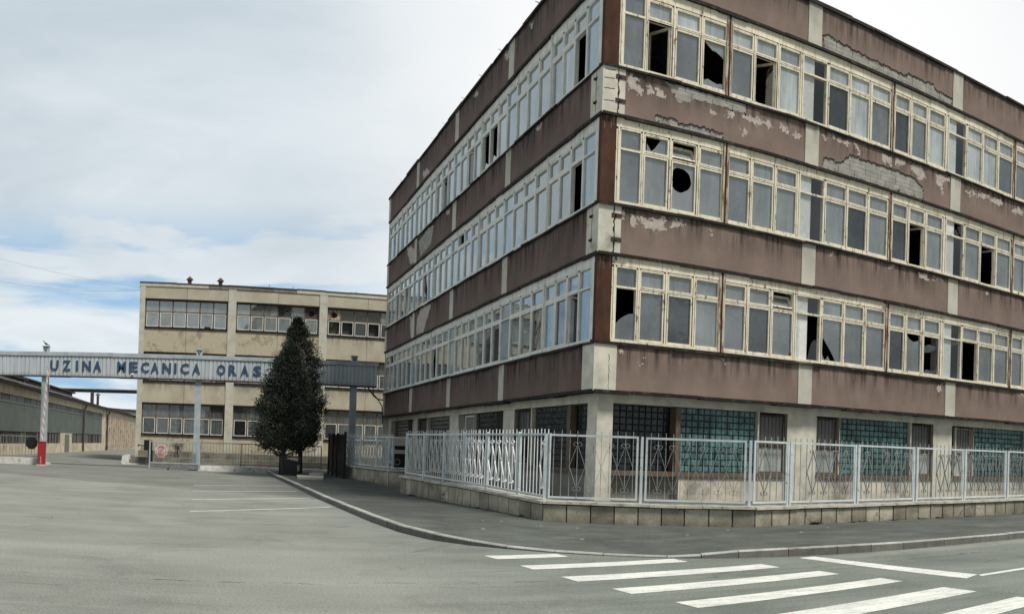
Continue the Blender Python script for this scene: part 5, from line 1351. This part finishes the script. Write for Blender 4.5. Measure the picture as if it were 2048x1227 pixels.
hx_quadbox(mb, -20, 13.8, -6.6, -2.6, lambda s: EV(s) + .3, lambda s: EV(s) + 1.28, 'dark_tin'); hx_quadbox(mb, -20, 14.3, -6.9, -2.3, lambda s: EV(s) + 1.28, lambda s: EV(s) + 1.4, 'roof_felt')
hx_quadbox(mb, 13.8, 14.0, -4.2, -2.5, lambda s: EV(s) + .4, lambda s: EV(s) + 1.26, 'shed_wall'); mb.build('roof_monitor', sh)
mb = MB(HXp); hx_quadbox(mb, 14.5, 34, -6.6, -3.2, lambda s: EV(s) + .5, lambda s: EV(s) + 1.55, 'dark_tin'); hx_quadbox(mb, 14.4, 34.3, -7, -2.9, lambda s: EV(s) + 1.55, lambda s: EV(s) + 1.68, 'roof_felt'); mb.build('roof_monitor', sh)
# finned rear part
an = thing('workshop_annex', 'rear end of the workshop with upright beige concrete fins', 'workshop', HXp(46, 0, 0))
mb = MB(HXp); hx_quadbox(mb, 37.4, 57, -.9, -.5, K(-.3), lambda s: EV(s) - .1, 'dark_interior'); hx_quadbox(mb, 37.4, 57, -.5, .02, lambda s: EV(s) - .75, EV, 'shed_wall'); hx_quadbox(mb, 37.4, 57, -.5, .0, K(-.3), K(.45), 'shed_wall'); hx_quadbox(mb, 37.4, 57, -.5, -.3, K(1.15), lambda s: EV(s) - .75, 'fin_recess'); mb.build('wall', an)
mb = MB(HXp)
for i in range(14):
    s_ = 38.3 + i * 1.38; hx_quadbox(mb, s_, s_ + .45, -.24, .22, K(.0 if i % 3 == 1 else .5), lambda s: EV(s) - .76, 'shed_fin')
mb.build('fins', an)
mb = MB(HXp); hx_quadbox(mb, 37.5, 38.1, .02, .08, K(2.0), K(2.75), 'white_paint'); mb.build('notice_board', an)
mb = MB(HXp); hx_quadbox(mb, 46.4, 47.2, .0, .05, K(2.35), K(2.6), 'paper_white'); mb.build('notice_board', an)
# far roofs, chimney, pipe bridge
fbk = thing('far_workshop', 'distant grey brick rooftop behind the shed and chimney', 'building', (-23, 110, 0))
mb = MB(); mb.box(-25.8, -20.2, 112, 120, 0, 5.7, 'grey_brick'); mb.build('wall', fbk)
mb = MB(); mb.hexa([(-26, 111.8, 5.7), (-20, 111.8, 5.35), (-20, 120.2, 5.35), (-26, 120.2, 5.7), (-26, 111.8, 5.95), (-20, 111.8, 5.55), (-20, 120.2, 5.55), (-26, 120.2, 5.95)], 'roof_felt'); mb.build('roof', fbk)
ch = thing('chimney', 'thin dark flue with a conical cap above the shed roof', 'chimney', (-21.7, 80, 0))
mb = MB(); mb.cyl((-21.7, 80), .15, .15, 3.5, 6.1, 'dark_tin', 10); mb.build('pipe', ch)
mb = MB(); mb.tube([(-21.7, 80, 6.14), (-21.7, 80, 6.2), (-21.7, 80, 6.42)], [.3, .28, .03], 'dark_tin', 10); mb.build('cap', ch)
pb = thing('pipe_bridge', 'dark lagged pipe bridge running from the shed roof to the beige building', 'pipe bridge', (-24.4, 95, 0)); PBZ = 7.42
mb = MB(); mb.bar((-31.0, 95, PBZ), (-13.2, 95, PBZ), .55, .42, 'dark_tin'); mb.bar((-31.0, 94.6, PBZ + .2), (-13.2, 94.6, PBZ + .2), .12, .12, 'rail_steel'); mb.build('pipe', pb)
mb = MB(); mb.bar((-24.4, 95.0, -.1), (-24.4, 95.0, PBZ - .25), .42, .42, 'dark_tin'); mb.build('support', pb)

# wires
def wire(pts, r, label, m='black_rubber'):
    mb = MB(); mb.tube(pts, r, m, 5); return tag(mb.build('overhead_wire'), label, 'wire')
def sag(a, c, h, n=18): return [tuple(Vector(a).lerp(Vector(c), i / n) - Vector((0, 0, h * 4 * (i / n) * (1 - i / n)))) for i in range(n + 1)]
wire(sag((-27, 25, 11.4), (-13.7, 38.3, 11.2), .95), .007, 'slack thin wire hanging from the roof corner of the beige building', 'rail_steel')
wire(sag((-27, 33, 13.8), (-13.7, 38.3, 11.35), .45), .006, 'tauter thin wire rising from the roof corner of the beige building', 'rail_steel')
cblp = [(-.45, 25.6, 4.72), (-.25, 25.6, 4.66), (-.05, 25.55, 4.45), (.02, 25.5, 3.2), (-.02, 25.45, 2.95)]
mb = MB(); mb.tube(sag((-.9, 25.45, 4.6), (-.02, 25.55, 3.95), .22, 8), .035, 'black_rubber', 6); tag(mb.build('cable'), 'thick black cable sagging from the sign end to the office wall', 'cable')
mb = MB(); mb.tube([(-.62, 25.4, 4.58), (-.6, 25.35, 4.2), (-.35, 25.35, 3.95), (-.12, 25.4, 3.6), (-.06, 25.4, 3.0), (-.02, 25.5, 2.72)], .028, 'black_rubber', 6); tag(mb.build('cable'), 'black cable looping down the office corner', 'cable')

# ================================================================== TREES, LITTER, SMALL THINGS
def conifer(x, y, z0, zc, zt, prof, lean, label, seed, nclump, trunk_r):
    """thuja: tapered trunk with limbs, crown of small leaf sprays gathered in clumps"""
    rnd = random.Random(seed); t = thing('conifer', label, 'tree', (x, y, z0))
    def axis(f): return Vector((x + lean[0] * f ** 1.3, y + lean[1] * f, z0 + (zt - z0) * f))
    mb = MB(); n = 9
    mb.tube([axis(i / n * .93) + Vector((rnd.uniform(-.03, .03), rnd.uniform(-.03, .03), 0)) for i in range(n + 1)], [trunk_r * (1 - .9 * i / n) for i in range(n + 1)], 'tree_bark', 7)
    tk = mb.build('trunk', t, True)
    def rad(f):   # f: 0 crown base, 1 top
        for (a, ra), (c, rc) in zip(prof, prof[1:]):
            if f <= c: return ra + (rc - ra) * (f - a) / (c - a)
        return prof[-1][1]
    lm = MB(); lf = MB()
    fz = lambda z: (z - z0) / (zt - z0)
    centres = []
    for i in range(nclump):
        f = rnd.random() ** 1.15 if i > 6 else 1 - i * .015
        z = zc + (zt - zc) * f; a = rnd.uniform(0, 2 * pi)
        lump = .97 + .52 * mnoise.noise(Vector((cos(a) * 1.5 + seed * 7, sin(a) * 1.5, z * .95))) + .2 * mnoise.noise(Vector((cos(a) * 4 + seed * 3, sin(a) * 4, z * 3)))
        R_ = rad(f) * lump; r = R_ * (rnd.random() ** .33) * (rnd.uniform(1.08, 1.26) if i % 6 == 0 else 1)
        c = axis(fz(z)) + Vector((cos(a) * r, sin(a) * r, 0)); centres.append((c, a, f, R_))
        if i % 6 == 0 and r > .4:
            b0 = axis(max(.05, fz(z - r * .55))); lm.tube([b0, b0.lerp(c, .5) + Vector((0, 0, -.05)), c], [.03, .02, .008], 'tree_bark', 4, False)
    for c, a, f, R_ in centres:
        cr = rnd.uniform(.07, .16) * (1.0 if f < .85 else .6); out = Vector((cos(a), sin(a), rnd.uniform(.5, 1.6))).normalized()
        ax_ = axis(min(1, max(0, fz(c.z)))); tipp = .45 if math.hypot(c.x - ax_.x, c.y - ax_.y) > R_ * .85 else .06
        for _ in range(42):
            p = c + Vector((rnd.gauss(0, cr), rnd.gauss(0, cr), rnd.gauss(0, cr * 1.1)))
            d = (out + Vector((rnd.gauss(0, .5), rnd.gauss(0, .5), rnd.gauss(0, .5)))).normalized(); L = rnd.uniform(.05, .105)
            s_ = d.cross(Vector((rnd.gauss(0, 1), rnd.gauss(0, 1), rnd.gauss(0, 1)))).normalized() * L * rnd.uniform(.22, .4)
            lf.add([tuple(p - s_ * .5), tuple(p + d * L * .5 - s_), tuple(p + d * L), tuple(p + d * L * .5 + s_)], [(0, 1, 2, 3)], 'thuja_tip' if rnd.random() < tipp else 'thuja_leaf')
    lm.build('limb', tk); lf.build('crown', t)
    return t
conifer(-5.50, 21.1, .1, 1.35, 6.0, [(0, .85), (.05, 1.15), (.18, 1.34), (.42, 1.26), (.6, 1.02), (.78, .72), (.9, .45), (1, .14)], (.25, .1), 'wider lower dark conifer rising behind the black bin cage', 2, 1000, .13)
conifer(-4.52, 22.7,   .1, 1.55, 7.40, [(0, .60), (.05, .95), (.16, 1.16), (.32, 1.20), (.5, 1.12), (.66, .92), (.78, .66), (.88, .44), (.95, .32), (1, .10)], (-.36, .0), 'taller dark conifer with the pointed top beside the black gate', 5, 950, .12)
# black cage bin, slabs
bn_ = thing('litter_cage', 'black metal bin cage under the conifers', 'bin', (-5.3, 19.6, .12))
mb = MB()
for x in (-5.72, -4.86): 
    for y in (19.3, 20.0): mb.box(x - .025, x + .025, y - .025, y + .025, .1, .98, 'black_steel')
for z in (.16, .95): mb.box(-5.72, -4.86, 19.29, 19.32, z - .02, z + .02, 'black_steel'); mb.box(-5.72, -4.86, 19.98, 20.01, z - .021, z + .021, 'black_steel')
mb.build('frame', bn_)
mb = MB(); mb.hexa([(-5.6, 19.4, .12), (-5.0, 19.36, .12), (-4.98, 19.9, .12), (-5.6, 19.9, .12), (-5.66, 19.36, .82), (-4.93, 19.34, .74), (-4.93, 19.95, .76), (-5.66, 19.95, .9)], 'black_rubber'); mb.build('drum', bn_)
mb = MB(); mb.box(-4.99, -4.90, 19.28, 19.3, .35, .6, 'rail_steel'); mb.build('label_plate', bn_)
def slab(pts, z0, z1, label):
    mb = MB(); mb.hexa([(x, y, z0) for x, y in pts] + [(x, y, z1) for x, y in pts], 'slab_concrete'); tag(mb.build('concrete_slab'), label, 'slab')
slab([(-5.3, 15.9), (-4.3, 15.7), (-4.0, 17.8), (-5.1, 18.3)], .13, .22, 'broad pale concrete slab lying at the tree foot')
slab([(-4.5, 19.0), (-3.9, 18.6), (-3.7, 20.6), (-4.1, 20.9)], .13, .27, 'narrow concrete slab lying toward the black gate')
# weeds along the foot of the fence wall
rnd = random.Random(9)
def weed(x, y, z, sz, label, group):
    lf = MB()
    for _ in range(60):
        a = rnd.uniform(0, 2 * pi); r = rnd.uniform(0, sz); p = Vector((x + cos(a) * r, y + sin(a) * r * .6, z)); d = Vector((cos(a) * .6, sin(a) * .6, rnd.uniform(.5, 1.2))).normalized(); L = rnd.uniform(.3, .7) * sz
        s_ = d.cross(Vector((0, 0, 1))).normalized() * L * .22
        lf.add([tuple(p), tuple(p + d * L * .5 - s_), tuple(p + d * L), tuple(p + d * L * .5 + s_)], [(0, 1, 2, 3)], 'weed_leaf')
    tag(lf.build('weed'), label, 'weed', group)
for u, sz in ((1.75, .16), (2.5, .07), (2.95, .1), (3.3, .12), (4.4, .13), (4.8, .11), (5.5, .15), (6.2, .14), (7.4, .13), (8.3, .1), (9.6, .1)):
    p, d = at_line(RIGHT_LINE, u); n = Vector((d.y, -d.x, 0)); p = p + n * .06 if n.y < 0 else p - n * .06
    weed(p.x, p.y, .09, sz, 'small weed tuft at the foot of the stone wall', 'weeds along the foot of the fence wall')
for u, sz in ((1.1, .09), (1.4, .07), (3.9, .06), (6.1, .07), (6.6, .05), (8.4, .06)):
    p, d = at_line(LEFT_LINE, u); n = Vector((d.y, -d.x, 0)); n = -n if n.x > 0 else n; p = p + n * .05
    weed(p.x, p.y, .12, sz, 'small weed tuft at the foot of the stone wall', 'weeds along the foot of the fence wall')
for i, (x, y) in enumerate(((-1.9, -3.6), (-2.5, -3.2), (-3.3, -2.0), (-3.0, -2.3), (-.4, -5.2), (.9, -4.6), (2.2, -5.3), (3.4, -4.7), (-2.7, -5.6), (-3.9, -3.9))):
    mb = MB(); s = rnd.uniform(.03, .06); a = rnd.uniform(0, 3); zz = .145
    mb.quad(*[(x + s * cos(a + q), y + s * .6 * sin(a + q), .135 + .012 * (i % 2)) for q in (0, 1.4, 3.1, 4.8)], 'paper_white')
    tag(mb.build('paper_scrap'), 'tiny white paper scrap on the corner pavement', 'litter', 'paper scraps on the pavement')
